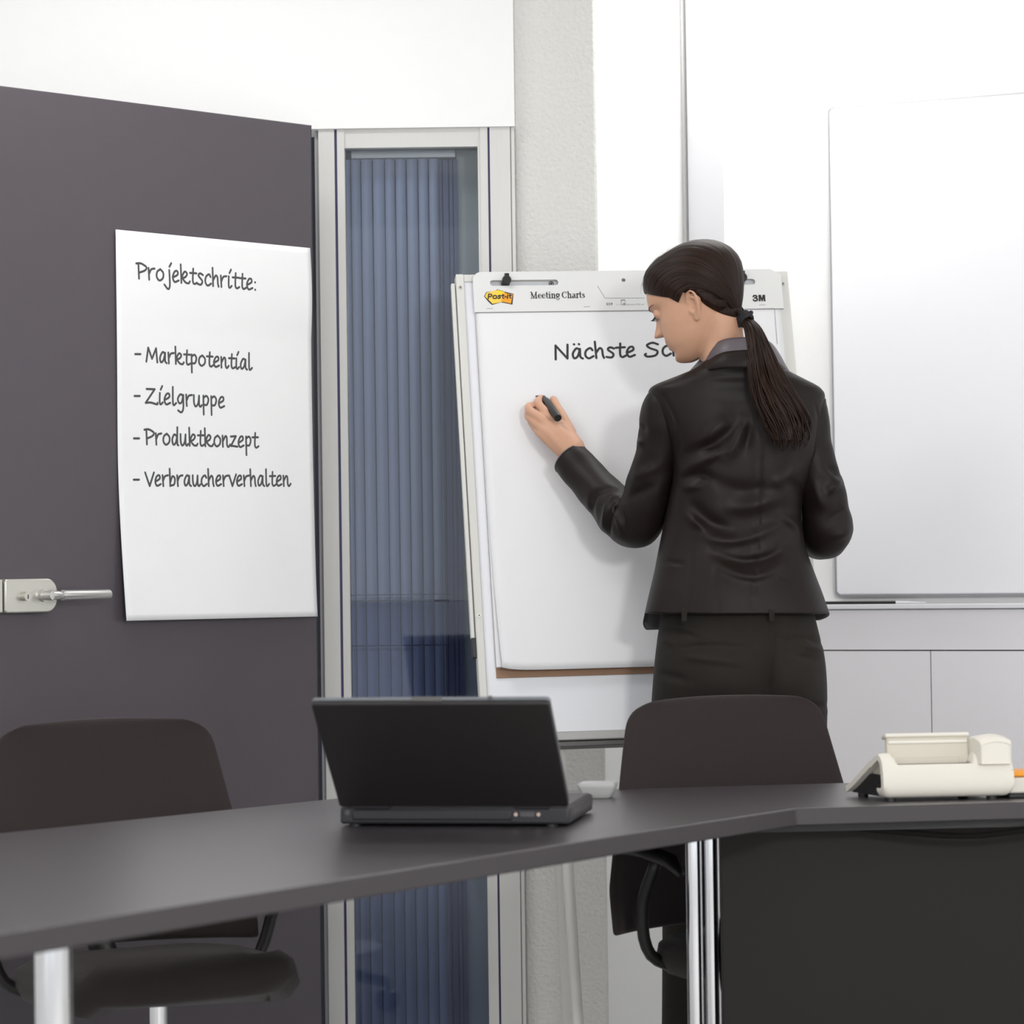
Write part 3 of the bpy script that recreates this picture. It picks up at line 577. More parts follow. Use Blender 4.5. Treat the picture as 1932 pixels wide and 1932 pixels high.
mb = MB(); (x0, y5), (x1, _) = q(1144, 576.5), q(1155.5, 576.5); print_text(mb, '559', lambda x, v: pfn(x, y5 - v), x0, x1, .0054, bold=0, nrm=en); obj('printed_number', mb, 'print', head, solid=.0002)
mb = MB(); (x0, y6), (x1, _) = q(1163, 576.5), q(1169, 576.5); print_text(mb, '1 x', lambda x, v: pfn(x, y6 - v), x0, x1, .003, nrm=en)
(x0, _), (x1, _) = q(1182, 576), q(1215, 576); print_text(mb, '635 mm x 762 mm', lambda x, v: pfn(x, y6 - v), x0, x1, .0032, nrm=en)
ix0, iy0 = q(1171, 566); ix1, iy1 = q(1180, 576)
for a, b, c, d in ((ix0, ix1, iy0, iy0 + .0022), (ix0, ix1, iy1 - .0008, iy1), (ix0, ix0 + .0008, iy0, iy1), (ix1 - .0008, ix1, iy0, iy1), (ix0 + .004, ix1 - .001, iy1 - .004, iy1 - .001)): pbox(mb, a, b, c, d, .0022, .0025)
obj('printed_size', mb, 'print_grey', head)
mb = MB()
for P0, P1 in (((1127, 540), (1141, 563)), ((1141, 563), (1216, 563)), ((918, 583), (930, 582.5)), ((1101, 579.5), (1113, 579)), ((1432, 576), (1444, 575.6))):
    mb = MB(); a, b = q(*P0), q(*P1); mb.tube([pfn(*a, .0021), pfn(*b, .0021)], .00055, 8, flat=(en, .3)); obj('printed_line', mb, 'print_grey', head)
# yellow and orange note emblem
lg = MB(); L = lambda px, py, o: pfn(*q(px, py), o)
def poly(pts, o, mi): lg.mi = mi; lg.prism([L(x, y, o) for x, y in pts], en * .00015)
poly([(913, 560), (917, 552), (933, 549.5), (938, 546.5), (952, 551), (968.5, 555), (966.5, 575.5), (945, 571), (928, 576), (922, 571)], .0022, 0)
poly([(914.5, 560), (918, 553), (937, 548), (954, 553.5), (949, 570), (929, 574), (923, 568)], .0024, 1)
poly([(938, 547.5), (952, 552), (950, 557), (940, 556)], .00255, 2)
poly([(951, 553), (967, 556), (964, 573.5), (945, 569.5)], .0026, 3)
lg.mi = 0; (x0, yq), (x1, _) = q(920, 564.5), q(964.5, 564.5); bx_ = 0.0
BOLD = [([[(.1, 0), (.1, 1)], [(.1, .95), (.45, .95), (.6, .72), (.45, .45), (.1, .45)]], .74), ([[(.35, .68), (.1, .55), (.1, .15), (.35, .02), (.6, .15), (.6, .55), (.35, .68)]], .74), ([[(.5, .58), (.3, .68), (.12, .52), (.45, .25), (.3, .02), (.06, .12)]], .6),
        ([[(.22, .92), (.22, .15), (.4, .03)], [(.05, .66), (.4, .66)]], .48), ([[(.05, .36), (.28, .36)]], .38), ([[(.1, 0), (.1, .66)], [(.1, .95), (.1, .97)]], .26), ([[(.22, .92), (.22, .15), (.4, .03)], [(.05, .66), (.4, .66)]], .42)]
WB_ = sum(g[1] for g in BOLD)
for strokes_, adv_ in BOLD:
    for st_ in strokes_:
        lg.tube([pfn(x0 + (bx_ + p[0] + .10 * (p[1] - .3)) / WB_ * (x1 - x0), yq - p[1] * .0102, .0033) for p in (catmull(st_, 4) if len(st_) > 4 else st_)], +.00118, 8, flat=(en, .1), round_ends=True)
    bx_ += adv_
obj('printed_notes', lg, ['print', 'yellow', 'yellow2', 'orange'], head, recalc=True)
# printed window outline on the right and holes behind the slots
mb = MB()
for P0, P1 in (((1412, 583.5), (1460, 582.5)), ((1461, 583), (1466, 650))):
    a, b = q(*P0), q(*P1); mb.tube([pfn(*a, .0021), pfn(*b, .0021)], .0005, 8, flat=(en, .3))
obj('sheet_outline', mb, 'print_grey', pad)
for px, py in ((938.5, 540), (1042, 530.5)):
    mb = MB(); x, y = q(px, py); mb.tube([pp(x + .0045 * math.cos(a), y + .0045 * math.sin(a), OB + .001) for a in np.linspace(0, 2 * math.pi, 17)], .0008, 6); mb.cyl(pp(x, y, OB), pp(x, y, OB + .002), .002, n=10); obj('slot_screw', mb, 'print', ez)
# the heading and the first stroke of the next line
mb = MB(); (x0, y0), (x1, y1) = q(1047, 678.5), q(1199, 673.5); xh = .0222; k = (x1 - x0) / (text_width('Nächste') - .12)
xe = x0 + k * (text_width('Nächste Schritte:') - .12); sl = (y1 - y0) / (x1 - x0)
write(mb, 'Nächste Schritte:', lambda x, v: top_sheet(x, -v) + en * .0006, x0, xe, xh, .0024, en, -y0, -(y0 + sl * (xe - x0)))
obj('handwriting', mb, 'ink', pad)
mb = MB(); a, b = q(1011.5, 748.2), q(1022, 746.5); mb.tube([top_sheet(*a) + en * .0005, top_sheet(*b) + en * .0005], .0016, 8, flat=(en, .2), round_ends=True); obj('marker_stroke', mb, 'ink', pad)

# ------------------------------------------------------------------ conference table
ZT = .727; xy = lambda px, py: onz(px, py, ZT)[:2]
b0, b1, b2, b3 = xy(0, 1572), xy(600, 1510), xy(1180, 1488), xy(1560, 1478)
def meet(p, d, r, e): t = np.linalg.solve(np.stack([d, -np.array(e)], 1), np.array(r) - p); return p + d * t[0]
bc = meet(b0, b1 - b0, b2, b3 - b2); f0, f1, f2, f3 = xy(830, 1630), xy(1170, 1575.5), xy(1502, 1525), xy(1932, 1513)
bl_ = b0 + (b0 - b1) * 1.9; fl_ = f0 + (f0 - f1) * 2.6; brr = b3 + (b3 - b2) * 2.2; frr = f3 + (f3 - f2) * 1.8
back = [bl_, b0, b1] + [bc] + [b2, b3, brr]
front = [frr, f3, f2, f1, f0, fl_]
table = thing('conference_table', (.1, 4.8, 0), 'anthracite grey angled conference table with the laptop and telephone on it', 'table')
polyT = [np.array([p[0], p[1], ZT]) for p in back + front]
mb = MB(); mb.prism([p - ZU * .029 for p in polyT], ZU * .029)
ns = len(polyT); mb.m = [2, 0] + [1] * ns
mb.f = mb.f
obj('tabletop', mb, ['table', 'table_edge', 'modesty'], table, bevel=.0025)
lx = at(1325, 1600, 4.98)
for px in (1309, 1342):
    c = at(px, 1600, 4.98); lgm = MB(); lgm.cyl((c[0], c[1], .03), (c[0], c[1], ZT - .0295), .0135 if px > 1320 else .0145, n=32); obj('leg', lgm, 'chrome', table, smooth=True, auto=40)
c = at(1325, 1600, 4.98); obj('foot_plate', MB().tube([(c[0], c[1], 0), (c[0], c[1], .012), (c[0], c[1], .03)], [.22, .22, .05], 48), 'chrome', table, smooth=True, auto=40)
for c in ((-.62, 3.9), (1.2, 5.12)):
    obj('leg', MB().cyl((c[0], c[1], .03), (c[0], c[1], ZT - .0295), .025, n=32), 'chrome', table, smooth=True, auto=40); obj('foot_plate', MB().tube([(c[0], c[1], 0), (c[0], c[1], .012), (c[0], c[1], .03)], [.22, .22, .05], 48), 'chrome', table, smooth=True, auto=40)
m0 = at(1359, 1600, 4.93); m1 = np.array([1.75, 5.06, 0]); md = unit((m1 - m0) * np.array([1, 1, 0])); ml = np.linalg.norm((m1 - m0)[:2])
mp_ = (m0 + m1) / 2; obj('modesty_panel', MB().box((mp_[0], mp_[1], (ZT - .03 + .18) / 2), (ml, .016, ZT - .034 - .18), (md, np.cross(ZU, md), ZU)), 'modesty', table, bevel=.001)
obj('support_rail', MB().box((mp_[0], mp_[1] - .05, ZT - .037), (ml - .02, .03, .014), (md, np.cross(ZU, md), ZU)), 'black', table)
cpts = [at(x, y, 4.90) for x, y in ((1580, 1556), (1625, 1563), (1690, 1569), (1760, 1575), (1830, 1577), (1890, 1572), (1960, 1562), (2060, 1548))]
cpts = [np.array([p[0], p[1], min(p[2], ZT - .036)]) for p in cpts]
tag(obj('cable', MB().tube(catmull(cpts, 8), .0052, 12), 'cable', smooth=True), 'thick black cable sagging under the right half of the table', 'cable')

# ------------------------------------------------------------------ laptop (seen from behind)
lr0, lr1 = onz(639, 1561, ZT), onz(1076, 1559, ZT)
yaw = math.radians(-9.5); lc = (lr0 + lr1) / 2; LW = np.linalg.norm(lr1 - lr0); LD = .262
la = np.array([math.cos(yaw), math.sin(yaw), 0]); lb = np.array([-math.sin(yaw), math.cos(yaw), 0])
def lp_(a, b, z): return lc * np.array([1, 1, 0]) + la * a + lb * b + ZU * (ZT + z)
AXL = (la, lb, ZU)
lap = thing('laptop', (lc[0], lc[1], ZT), 'open black laptop seen from behind on the grey table', 'laptop')
base = obj('base', MB().box(lp_(0, LD / 2, .0175), (LW, LD, .027), AXL), 'laptop_base', lap, bevel=.004)
obj('keyboard_deck', MB().box(lp_(0, LD / 2 + .01, .0315), (LW - .012, LD - .03, .0016), AXL), 'laptop_side', lap, bevel=.0006)
for r in range(6):
    kb = MB()
    for k in range(15): kb.box(lp_(-LW / 2 + .032 + k * (LW - .064) / 14, .045 + r * .019, .0333), (.0165, .0155, .002), AXL)
    obj('key_row', kb, 'black', lap)
obj('touchpad', MB().box(lp_(0, LD - .05, .0327), (.07, .042, .0008), AXL), 'laptop_base', lap)
obj('side_trim', MB().box(lp_(LW / 2 + .0002, LD / 2 + .006, .021), (.0012, LD - .02, .014), AXL), 'laptop_side', lap)
for a, b in ((-LW / 2 + .022, .014), (LW / 2 - .03, .014), (-LW / 2 + .025, LD - .02), (LW / 2 - .02, LD - .05)):
    obj('foot', MB().cyl(lp_(a, b, 0), lp_(a, b, .006), .009, n=20), 'black', lap, smooth=True, auto=40)
obj('battery', MB().box(lp_(-.035, .003, .0185), (LW * .70, .012, .017), AXL), 'laptop_base', lap, bevel=.003)
# rear ports at the right
px_ = LW / 2
pv = MB(); pv.box(lp_(px_ - .066, -.0008, .0195), (.024, .003, .009), AXL); vga = obj('monitor_port', pv, 'port', lap, bevel=.0012)
for a in (-.0838, -.0480): obj('port_screw', MB().cyl(lp_(px_ + a, -.003, .0195), lp_(px_ + a, .002, .0195), .0030, n=16), 'brass', vga, smooth=True, auto=40)
obj('power_socket', MB().cyl(lp_(px_ - .1055, -.0012, .0195), lp_(px_ - .1055, .002, .0195), .0052, n=20), 'port', lap, smooth=True, auto=40)
ns_ = MB(); ns_.box(lp_(px_ - .128, -.0008, .021), (.014, .003, .010), AXL); obj('network_socket', ns_, 'black', lap)
for b in (.05, .085): obj('side_port', MB().box(lp_(px_ + .001, b, .02), (.002, .022, .009), AXL), 'port', lap)
obj('lock_slot', MB().cyl(lp_(-px_ + .012, -.0008, .022), lp_(-px_ + .012, .002, .022), .004, n=16), 'port', lap, smooth=True, auto=40)
# lid leaning back toward the camera
al = math.radians(47.5); LH = .252; hz = .0335
lu = -lb * math.sin(al) + ZU * math.cos(al); lnrm = np.cross(la, lu); lnrm = lnrm if lnrm[1] < 0 or lnrm[2] < 0 else -lnrm
hinge = lp_(0, .006, hz)
def lidp(a, h, o): return hinge + la * a + lu * h + lnrm * o
LWl = LW * 1.0
mb = MB(); mb.prism([lidp(p[0], LH / 2 + .004 + p[1], .0) for p in rrect(LWl, LH, .006, 5)], lnrm * .0075); lid = obj('lid', mb, 'laptop', lap, bevel=.002)
mb = MB(); mb.prism([lidp(p[0], LH / 2 + .005 + p[1], -.0062) for p in rrect(LWl + .001, LH + .001, .007, 5)], lnrm * .0060); obj('lid_rim', mb, 'laptop_rim', lid, bevel=.0015)
obj('screen', MB().box(lidp(0, LH / 2 + .008, -.0066), (LW - .03, LH - .04, .0008), (la, lu, lnrm)), 'screen', lid)
obj('latch', MB().box(lidp(-.005, LH + .0045, -.002), (.048, .003, .0085), (la, lu, lnrm)), 'tray_dark', lid, bevel=.001)
obj('latch', MB().box(lidp(.092, LH + .006, -.003), (.006, .004, .004), (la, lu, lnrm)), 'port', lid)
lab = MB()
for k in range(5): lab.box(lidp(.122 + k * .010, LH + .0046, -.003), (.006, .001, .004), (la, lu, lnrm))
obj('indicator_lights', lab, 'port', lid)
for a in (-LW / 2 + .052, LW / 2 - .058):
    obj('hinge', MB().tube([lp_(a - .027, .004, .033), lp_(a + .027, .004, .033)], .0075, 16), 'laptop_base', lap, smooth=True, auto=40)

# ------------------------------------------------------------------ small pale box
g0, g1 = onz(1106, 1507.5, ZT), onz(1152, 1507, ZT); gc = (g0 + g1) / 2
rings = []
for z, w, d, dx in ((0, .044, .040, .0), (.0025, .049, .045, 0), (.010, .056, .05, .0), (.018, .063, .056, 0), (.0235, .0655, .059, 0), (.026, .0640, .0575, 0)):
    rings.append([(gc[0] + p[0] * .985 + .17 * p[1] + dx, gc[1] + .022 + p[1], ZT + z) for p in rrect(w, d, .008, 5)])
gb = thing('desk_box', (gc[0], gc[1] + .022, ZT), 'small pale grey plastic box with tapered sides on the table beside the laptop', 'box')
obj('body', MB().loft(rings), 'grey_box', gb, smooth=True, auto=50)
obj('lid', MB().loft([[(gc[0] + p[0] * .985 + .17 * p[1], gc[1] + .022 + p[1], ZT + z) for p in rrect(w, d, .008, 5)] for z, w, d in ((.0262, .060, .053), (.0272, .060, .053), (.0278, .057, .050))]), 'grey_box', gb, smooth=True, auto=50)

# ------------------------------------------------------------------ desk telephone (seen from behind)
ph0, ph1 = onz(1673, 1514, ZT), onz(1915, 1511, ZT)
pa = unit((ph1 - ph0) * np.array([1, 1, 0])); PWD = np.linalg.norm(ph1 - ph0) + .010
pyaw = math.atan2(pa[1], pa[0]) ; ya = math.radians(6); pa = np.array([math.cos(ya), math.sin(ya), 0]); pb = np.array([-math.sin(ya) - .24, math.cos(ya), 0]); pb = unit(pb)
pc = ph0 * np.array([1, 1, 0]) - pa * .004
def tp(a, b, z): return pc + pa * a + pb * b + ZU * (ZT + z)
tel = thing('desk_telephone', tp(PWD / 2, .1, 0), 'cream desk telephone with tilted display seen from behind on the table', 'telephone')
prof = catmull([(.028, .006), (.010, .0075), (.002, .020), (.003, .045), (.0085, .070), (.022, .081), (.038, .076), (.075, .055), (.125, .028), (.150, .017)], 6)
def shell_pts(t, off):
    out = []
    P = np.array(prof); T = np.gradient(P, axis=0); T /= np.linalg.norm(T, axis=1)[:, None]
    N = np.stack([-T[:, 1], T[:, 0]], 1); return P + N * off
th = .0095
inn = shell_pts(0, -th) 
outp = [tuple(p) for p in prof]; inp = [tuple(p) for p in inn]
# inside lies towards larger b / under the curve
if inn[len(inn) // 3][0] < prof[len(prof) // 3][0]: inp = [tuple(p) for p in shell_pts(0, th)]
loop = outp + inp[::-1]
rings = []
for a, rr in ((-.0, .0025), (.0025, 0), (PWD - .0025, 0), (PWD, .0025)):
    c = np.mean(loop, axis=0)
    rings.append([tp(a, p[0], p[1]) for p in loop])
# rounded lower corners of the rear face: narrow the shell near the table
mb = MB(); cols = np.unique(np.concatenate([np.linspace(0, 1, 61), [.085, .12, .695, .73]])); rings = []
for t in cols:
    a = t * PWD; e = min(t, 1 - t) * PWD; ring = []
    for (b, z) in loop:
        zz = z
        if b < .03 and z < .03 and e < .015: zz = z + (.015 - math.sqrt(max(0, .015 ** 2 - (.015 - e) ** 2))) * (1 - z / .03)
        if e < .016 and z > .05 and b < .05: zz = zz - (.010 - math.sqrt(max(0, .016 ** 2 - (.016 - e) ** 2)) / 1.6) * (1 if t > .5 else .25)
        cut = min(1, max(0, (t - .085) / .035)) * min(1, max(0, (.73 - t) / .035))
        if b < .07: zz = min(zz, .0815 - .0195 * cut)
        ring.append(tp(a, b, zz))
    rings.append(ring)
obj('housing', mb.loft(rings), 'cream', tel, smooth=True, auto=55)
inner = [p for p in inp]
body = [(p[0], min(p[1], .044)) for p in inner if p[1] > .004] + [(.142, .008), (.03, .008)]
obj('base', MB().prism([tp(.010, b, z - .0006) for b, z in body], pa * (PWD - .02)), 'black', tel)
for a, b in ((.02, .022), (PWD - .03, .022), (.02, .125), (PWD - .03, .125)):
    obj('foot', MB().cyl(tp(a, b, 0), tp(a, b, .010), .009, n=20), 'black', tel, smooth=True, auto=40)
# tilted display: a slab with raised rim standing on the top of the housing
da = math.radians(24); du = ZU * math.cos(da) + YA * math.sin(da) * .45; du = unit(du); dnn = unit(np.cross(pa, du)); dnn = dnn if dnn[1] < 0 else -dnn
DX0, DX1 = .021, .163; ax = (pa, du, dnn)
dp0 = tp((DX0 + DX1) / 2, .036, .054)
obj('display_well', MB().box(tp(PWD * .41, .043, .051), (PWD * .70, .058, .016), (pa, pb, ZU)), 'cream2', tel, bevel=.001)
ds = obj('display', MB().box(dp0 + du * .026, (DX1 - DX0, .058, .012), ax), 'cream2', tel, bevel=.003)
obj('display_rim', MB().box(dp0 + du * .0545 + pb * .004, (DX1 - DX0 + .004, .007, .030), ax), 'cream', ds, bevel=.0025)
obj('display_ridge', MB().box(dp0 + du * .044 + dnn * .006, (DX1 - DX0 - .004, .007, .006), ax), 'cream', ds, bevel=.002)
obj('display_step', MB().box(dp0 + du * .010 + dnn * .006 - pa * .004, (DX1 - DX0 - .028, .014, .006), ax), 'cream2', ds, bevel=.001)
obj('display_glass', MB().box(dp0 + du * .028 - dnn * .0068, (DX1 - DX0 - .016, .040, .001), ax), 'screen', ds)
# cut-out recess strip below the display and handset at the right
hs = obj('handset', MB(), 'cream', tel) if False else None
HX0, HX1 = .164, .219; rings = []
for b, zt_, zb_, ins in ((-.004, .100, .0625, .004), (-.006, .098, .061, .002), (-.001, .106, .0605, .0), (.020, .111, .062, 0), (.055, .106, .050, 0), (.10, .088, .036, 0), (.14, .064, .026, 0), (.175, .040, .014, .001), (.180, .036, .018, .006)):
    sec = []
    for k in range(9): t = k / 8; sec.append(tp(HX0 + ins + (HX1 - HX0 - 2 * ins) * t, b, zt_ - .006 * (2 * t - 1) ** 2))
    sec += [tp(HX1 - ins, b, zb_), tp(HX0 + ins, b, zb_)]
    rings.append(sec)
obj('handset', MB().loft(rings), 'cream', tel, smooth=True, auto=35, bevel=.002)
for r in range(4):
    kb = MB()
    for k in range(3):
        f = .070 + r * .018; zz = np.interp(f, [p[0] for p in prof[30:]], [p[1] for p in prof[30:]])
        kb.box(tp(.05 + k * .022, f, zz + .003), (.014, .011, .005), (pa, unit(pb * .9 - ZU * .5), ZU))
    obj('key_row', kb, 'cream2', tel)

# note dispenser peeping out at the right edge
oc_ = tp(PWD + .035, .055, 0)
nd = thing('note_dispenser', oc_, 'pale note holder with orange top just right of the telephone at the frame edge', 'note holder')
obj('base', MB().box(oc_ + ZU * .004, (.068, .066, .008), (pa, pb, ZU)), 'black', nd, bevel=.002)
obj('box', MB().box(oc_ + ZU * .022, (.064, .062, .027), (pa, pb, ZU)), 'cream', nd, bevel=.003)
obj('orange_top', MB().box(oc_ + ZU * .041, (.066, .064, .0095), (pa, pb, ZU)), 'orange_plastic', nd, bevel=.003)

# ------------------------------------------------------------------ chairs
def chair(loc, yaw, label, hw_top, hw_bot, top, r_corner, name_group='upholstered chairs behind the table'):
    ch = thing('conference_chair', (loc[0], loc[1], 0), label, 'chair', 'upholstered chairs at the conference table')
    cy, sy = math.cos(yaw), math.sin(yaw)
    def W(x, y, z): return np.array([loc[0] + x * cy - y * sy, loc[1] + x * sy + y * cy, z])       # local y points to the seat front
    # shell backrest: wraps forwards at its lower sides
    H0, H1 = .47, top; nr_, nc = 34, 28; hr = H1 - H0; V = []
    def shell(o):
        out = []
        for i in range(nr_ + 1):
            v = i / nr_; z = H0 + hr * v; vv = v
            hw = hw_bot + (hw_top - hw_bot) * min(1, max(0, (z - .55) / (H1 - .55)))
            d = (H1 - z)
            if d < r_corner: hw = hw - r_corner * (1 - math.sqrt(max(0, 1 - (1 - d / r_corner) ** 2)))
            wrap = .085 - .065 * v
            row = []
            for j in range(nc + 1):
                u = 2 * j / nc - 1; uu = u
                dome = .010 * (1 - u * u) * (v ** 8)
                row.append((hw * uu, wrap * (abs(u) ** 2.2) + .02 - .025 * (v - .2) - .02 * (1 - v) + o * (1 - .55 * abs(u) ** 6) * (1 - .6 * v ** 10), z + dome * 0 + (.006 * (1 - u * u) if v > .9 else 0) * (v - .9) * 10))
            out.append(row)
        return out
    A, B = shell(.0), shell(-.036); mb = MB(); n = nc + 1
    va = [W(*p) for r in A for p in r]; vb = [W(*p) for r in B for p in r]; o = len(va); fs = []
    for i in range(nr_):
        for j in range(nc):
            a = i * n + j; fs.append((a, a + 1, a + n + 1, a + n)); fs.append((o + a, o + a + n, o + a + n + 1, o + a + 1))
    bd = [j for j in range(nc)] + [i * n + nc for i in range(nr_)] + [nr_ * n + nc - j for j in range(nc)] + [(nr_ - i) * n for i in range(nr_)]
    for k in range(len(bd)): a, b = bd[k], bd[(k + 1) % len(bd)]; fs.append((a, o + a, o + b, b))
    mb.add(va + vb, fs); obj('backrest', mb, 'fabric', ch, smooth=True, subsurf=1)
    for sx in (-1, 1):
        arm = obj('armrest', MB().tube([W(sx * .235, .02, .615), W(sx * .262, .08, .628), W(sx * .268, .17, .630), W(sx * .262, .245, .618), W(sx * .255, .262, .60)], [.013, .019, .021, .019, .011], 16, flat=((0, 0, 1), .62), round_ends=True), 'black', ch, smooth=True)
        obj('support', MB().tube(catmull([W(sx * .262, .20, .615), W(sx * .262, .15, .53), W(sx * .235, .13, .44), W(sx * .15, .14, .405)], 5), .011, 12), 'black', arm, smooth=True)
    pad_ = []
    for z, s, dy in ((.395, .80, 0), (.405, .93, 0), (.43, 1, 0), (.455, .98, 0), (.47, .88, 0)):
        pad_.append([W(p[0] * s, .235 + p[1] * s, z + .02 * ((p[1]) / .23 > .7)) for p in rrect(.44, .40, .12, 6)])
    obj('seat', MB().loft(pad_), 'fabric', ch, smooth=True, auto=60)
    obj('back_bracket', MB().tube([W(0, .16, .41), W(0, .06, .42), W(0, -.015, .47), W(0, -.03, .56)], [.016, .02, .024, .02], 12, flat=((0, 0, 1), 1)), 'black', ch, smooth=True)
    obj('column', MB().tube([W(0, .24, .10), W(0, .24, .24), W(0, .24, .241), W(0, .24, .40)], [.025, .025, .016, .016], 24), 'chrome', ch, smooth=True, auto=40)
    for k in range(5):
        a = yaw + math.radians(72 * k + 20); d = np.array([math.cos(a), math.sin(a), 0]); c = W(0, .24, 0)
        lg = obj('base_arm', MB().tube([c + ZU * .115, c + d * .12 + ZU * .105, c + d * .29 + ZU * .072], [.022, .02, .013], 12), 'black', ch, smooth=True, auto=50)
        w = c + d * .29; tq = np.cross(d, ZU); wm = MB(); wm.cyl(w + ZU * .028 - tq * .02, w + ZU * .028 + tq * .02, .028, n=24); wm.cyl(w + ZU * .03, w + ZU * .075, .007, n=10); obj('castor', wm, 'black', lg, smooth=True, auto=40)
    return ch
chair((.382, 5.405), math.radians(180 + 28), 'dark grey upholstered chair tucked behind the table in front of the standing woman', .206, .282, .882, .045)
chair((-.735, 5.19), math.radians(180 + 30), 'dark grey upholstered chair behind the table in front of the dark door', .200, .266, .866, .045)

# ------------------------------------------------------------------ the woman at the flip chart
YW = 5.62
def W(px, py, Y=YW): return at(px, py, Y)
# --- head: rings in centimetres, x right, y forward (face), z up, origin between the ears
HZ = [11.75, 11.5, 10.9, 9.75, 8.25, 6.85, 5.4, 3.8, 2.3, 1.0, -0.4, -1.8, -3.0, -4.2, -5.2, -6.2, -7.2, -8.0, -8.6, -8.9]
HF = [0.2, 2.6, 4.6, 6.5, 7.9, 8.8, 9.3, 9.5, 8.7, 8.6, 8.8, 9.0, 9.2, 9.2, 9.0, 8.6, 8.9, 8.6, 7.6, 6.4]
HB = [-1.6, -3.6, -5.4, -7.4, -8.9, -9.7, -10.0, -9.9, -9.4, -8.8, -8.0, -7.0, -5.8, -4.0, -2.0, -0.8, 0.6, 2.2, 3.6, 4.6]
HW = [0.5, 2.5, 4.2, 5.8, 6.9, 7.3, 7.5, 7.45, 7.2, 7.0, 6.8, 6.5, 6.15, 5.75, 5.35, 4.75, 3.85, 2.9, 1.9, 0.9]
HY = [-0.7, -0.8, -0.8, -0.9, -1.0, -1.2, -1.3, -1.2, -0.8, -0.4, 0.2, 0.8, 1.4, 2.0, 2.6, 3.2, 4.0, 4.6, 5.0, 5.3]
hz_ = np.array(HZ[::-1])
def hi(a, z): 
    a = np.array(a[::-1], float)
    return np.interp(z, hz_, a)
def smooth1(f, z, d=.35): return (f(z - d) + 2 * f(z) + f(z + d)) / 4
NR, NS = 110, 144
def G(x, s): return math.exp(-(x / s) ** 2)
def face(x, y, z):
    """features pushed into the plain head: y forward"""
    if y < 0: return x, y, z
    ax = abs(x); f = min(1, max(0, (y - 3) / 3))
    d = 0.0
    d += -1.05 * math.exp(-((ax - 3.1) / 1.5) ** 2 - ((z - 2.15) / 1.15) ** 2)          # eye sockets
    d += 0.62 * math.exp(-((ax - 3.0) / 1.15) ** 2 - ((z - 2.0) / 0.62) ** 2)           # lids over the eyeballs
    d += 0.30 * math.exp(-((ax - 2.6) / 2.2) ** 2 - ((z - 3.7) / 0.75) ** 2)            # brow ridge
    d += 0.35 * math.exp(-((ax - 4.6) / 1.6) ** 2 - ((z + 0.2) / 1.5) ** 2)             # cheek bones
    d += 0.25 * math.exp(-((ax - 3.4) / 1.6) ** 2 - ((z + 2.8) / 1.8) ** 2)
    # nose: ridge widening to tip and wings
    t = (2.9 - z) / 4.3
    if 0 <= t <= 1.12:
        h = (0.35 + 2.35 * t ** 1.15) * (1 if t <= .95 else max(0, (1.12 - t) / .17) ** .7); wd = 0.60 + 0.50 * t
        d += h * math.exp(-(ax / wd) ** 2.2)
    d += 0.75 * math.exp(-((ax - 1.25) / 0.55) ** 2 - ((z + 1.15) / 0.55) ** 2)          # wings
    d += -0.25 * math.exp(-((ax - 1.95) / 0.5) ** 2 - ((z + 1.8) / 0.9) ** 2)
    d += 0.42 * math.exp(-(ax / 2.0) ** 2 - ((z + 3.45) / 0.42) ** 2)                    # upper lip
    d += -0.30 * math.exp(-(ax / 2.4) ** 2 - ((z + 4.05) / 0.22) ** 2)                   # mouth line
    d += 0.42 * math.exp(-(ax / 1.8) ** 2 - ((z + 4.75) / 0.5) ** 2)                     # lower lip
    d += -0.32 * math.exp(-(ax / 2.2) ** 2 - ((z + 5.75) / 0.5) ** 2)
    d += 0.38 * math.exp(-(ax / 1.7) ** 2 - ((z + 7.2) / 0.9) ** 2)                      # chin
    return x, y + d * f, z
head_rings = []
for i in range(NR):
    z = 11.75 - 20.65 * (0.5 - 0.5 * math.cos(math.pi * i / (NR - 1))) * .35 - 20.65 * (i / (NR - 1)) * .65
    F_, B_, W_, Y_ = (smooth1(lambda q_: hi(k, q_), z) for k in (HF, HB, HW, HY)); ring = []
    for a in np.linspace(0, 2 * math.pi, NS, endpoint=False):
        c, s = math.cos(a), math.sin(a); ex = .92 if s > 0 else .95
        x = W_ * math.copysign(abs(c) ** ex, c); y = Y_ + ((F_ - Y_) if s > 0 else (Y_ - B_)) * math.copysign(abs(s) ** .92, s)
        ring.append(face(x, y, z))
    head_rings.append(ring)
yawH, pitchH, rollH = math.radians(68), math.radians(-25), math.radians(0)
RH = np.array(Matrix.Rotation(yawH, 3, 'Z') @ Matrix.Rotation(pitchH, 3, 'X') @ Matrix.Rotation(rollH, 3, 'Y'))
HO = W(1323, 578, 5.615); HS = .0099
def hd(p): return HO + RH @ (np.asarray(p, float) * HS)
headmb = MB(); headmb.loft([[hd(p) for p in r] for r in head_rings])
bvh_head = BVHTree.FromPolygons([tuple(hd(p)) for r in head_rings for p in r], [f for f in headmb.f])
headmb.tube(catmull([hd((0, -1.5, 1.0)), hd((0, -2.2, -3.0)), W(1362, 655, 5.608), W(1376, 690, 5.60)], 5), [.040] * 5 + [.045] * 5 + [.046] * 6, 48)
bvh_hair = BVHTree.FromPolygons(headmb.v, headmb.f)

body = MB(); body.loft([[hd(p) for p in r] for r in head_rings])
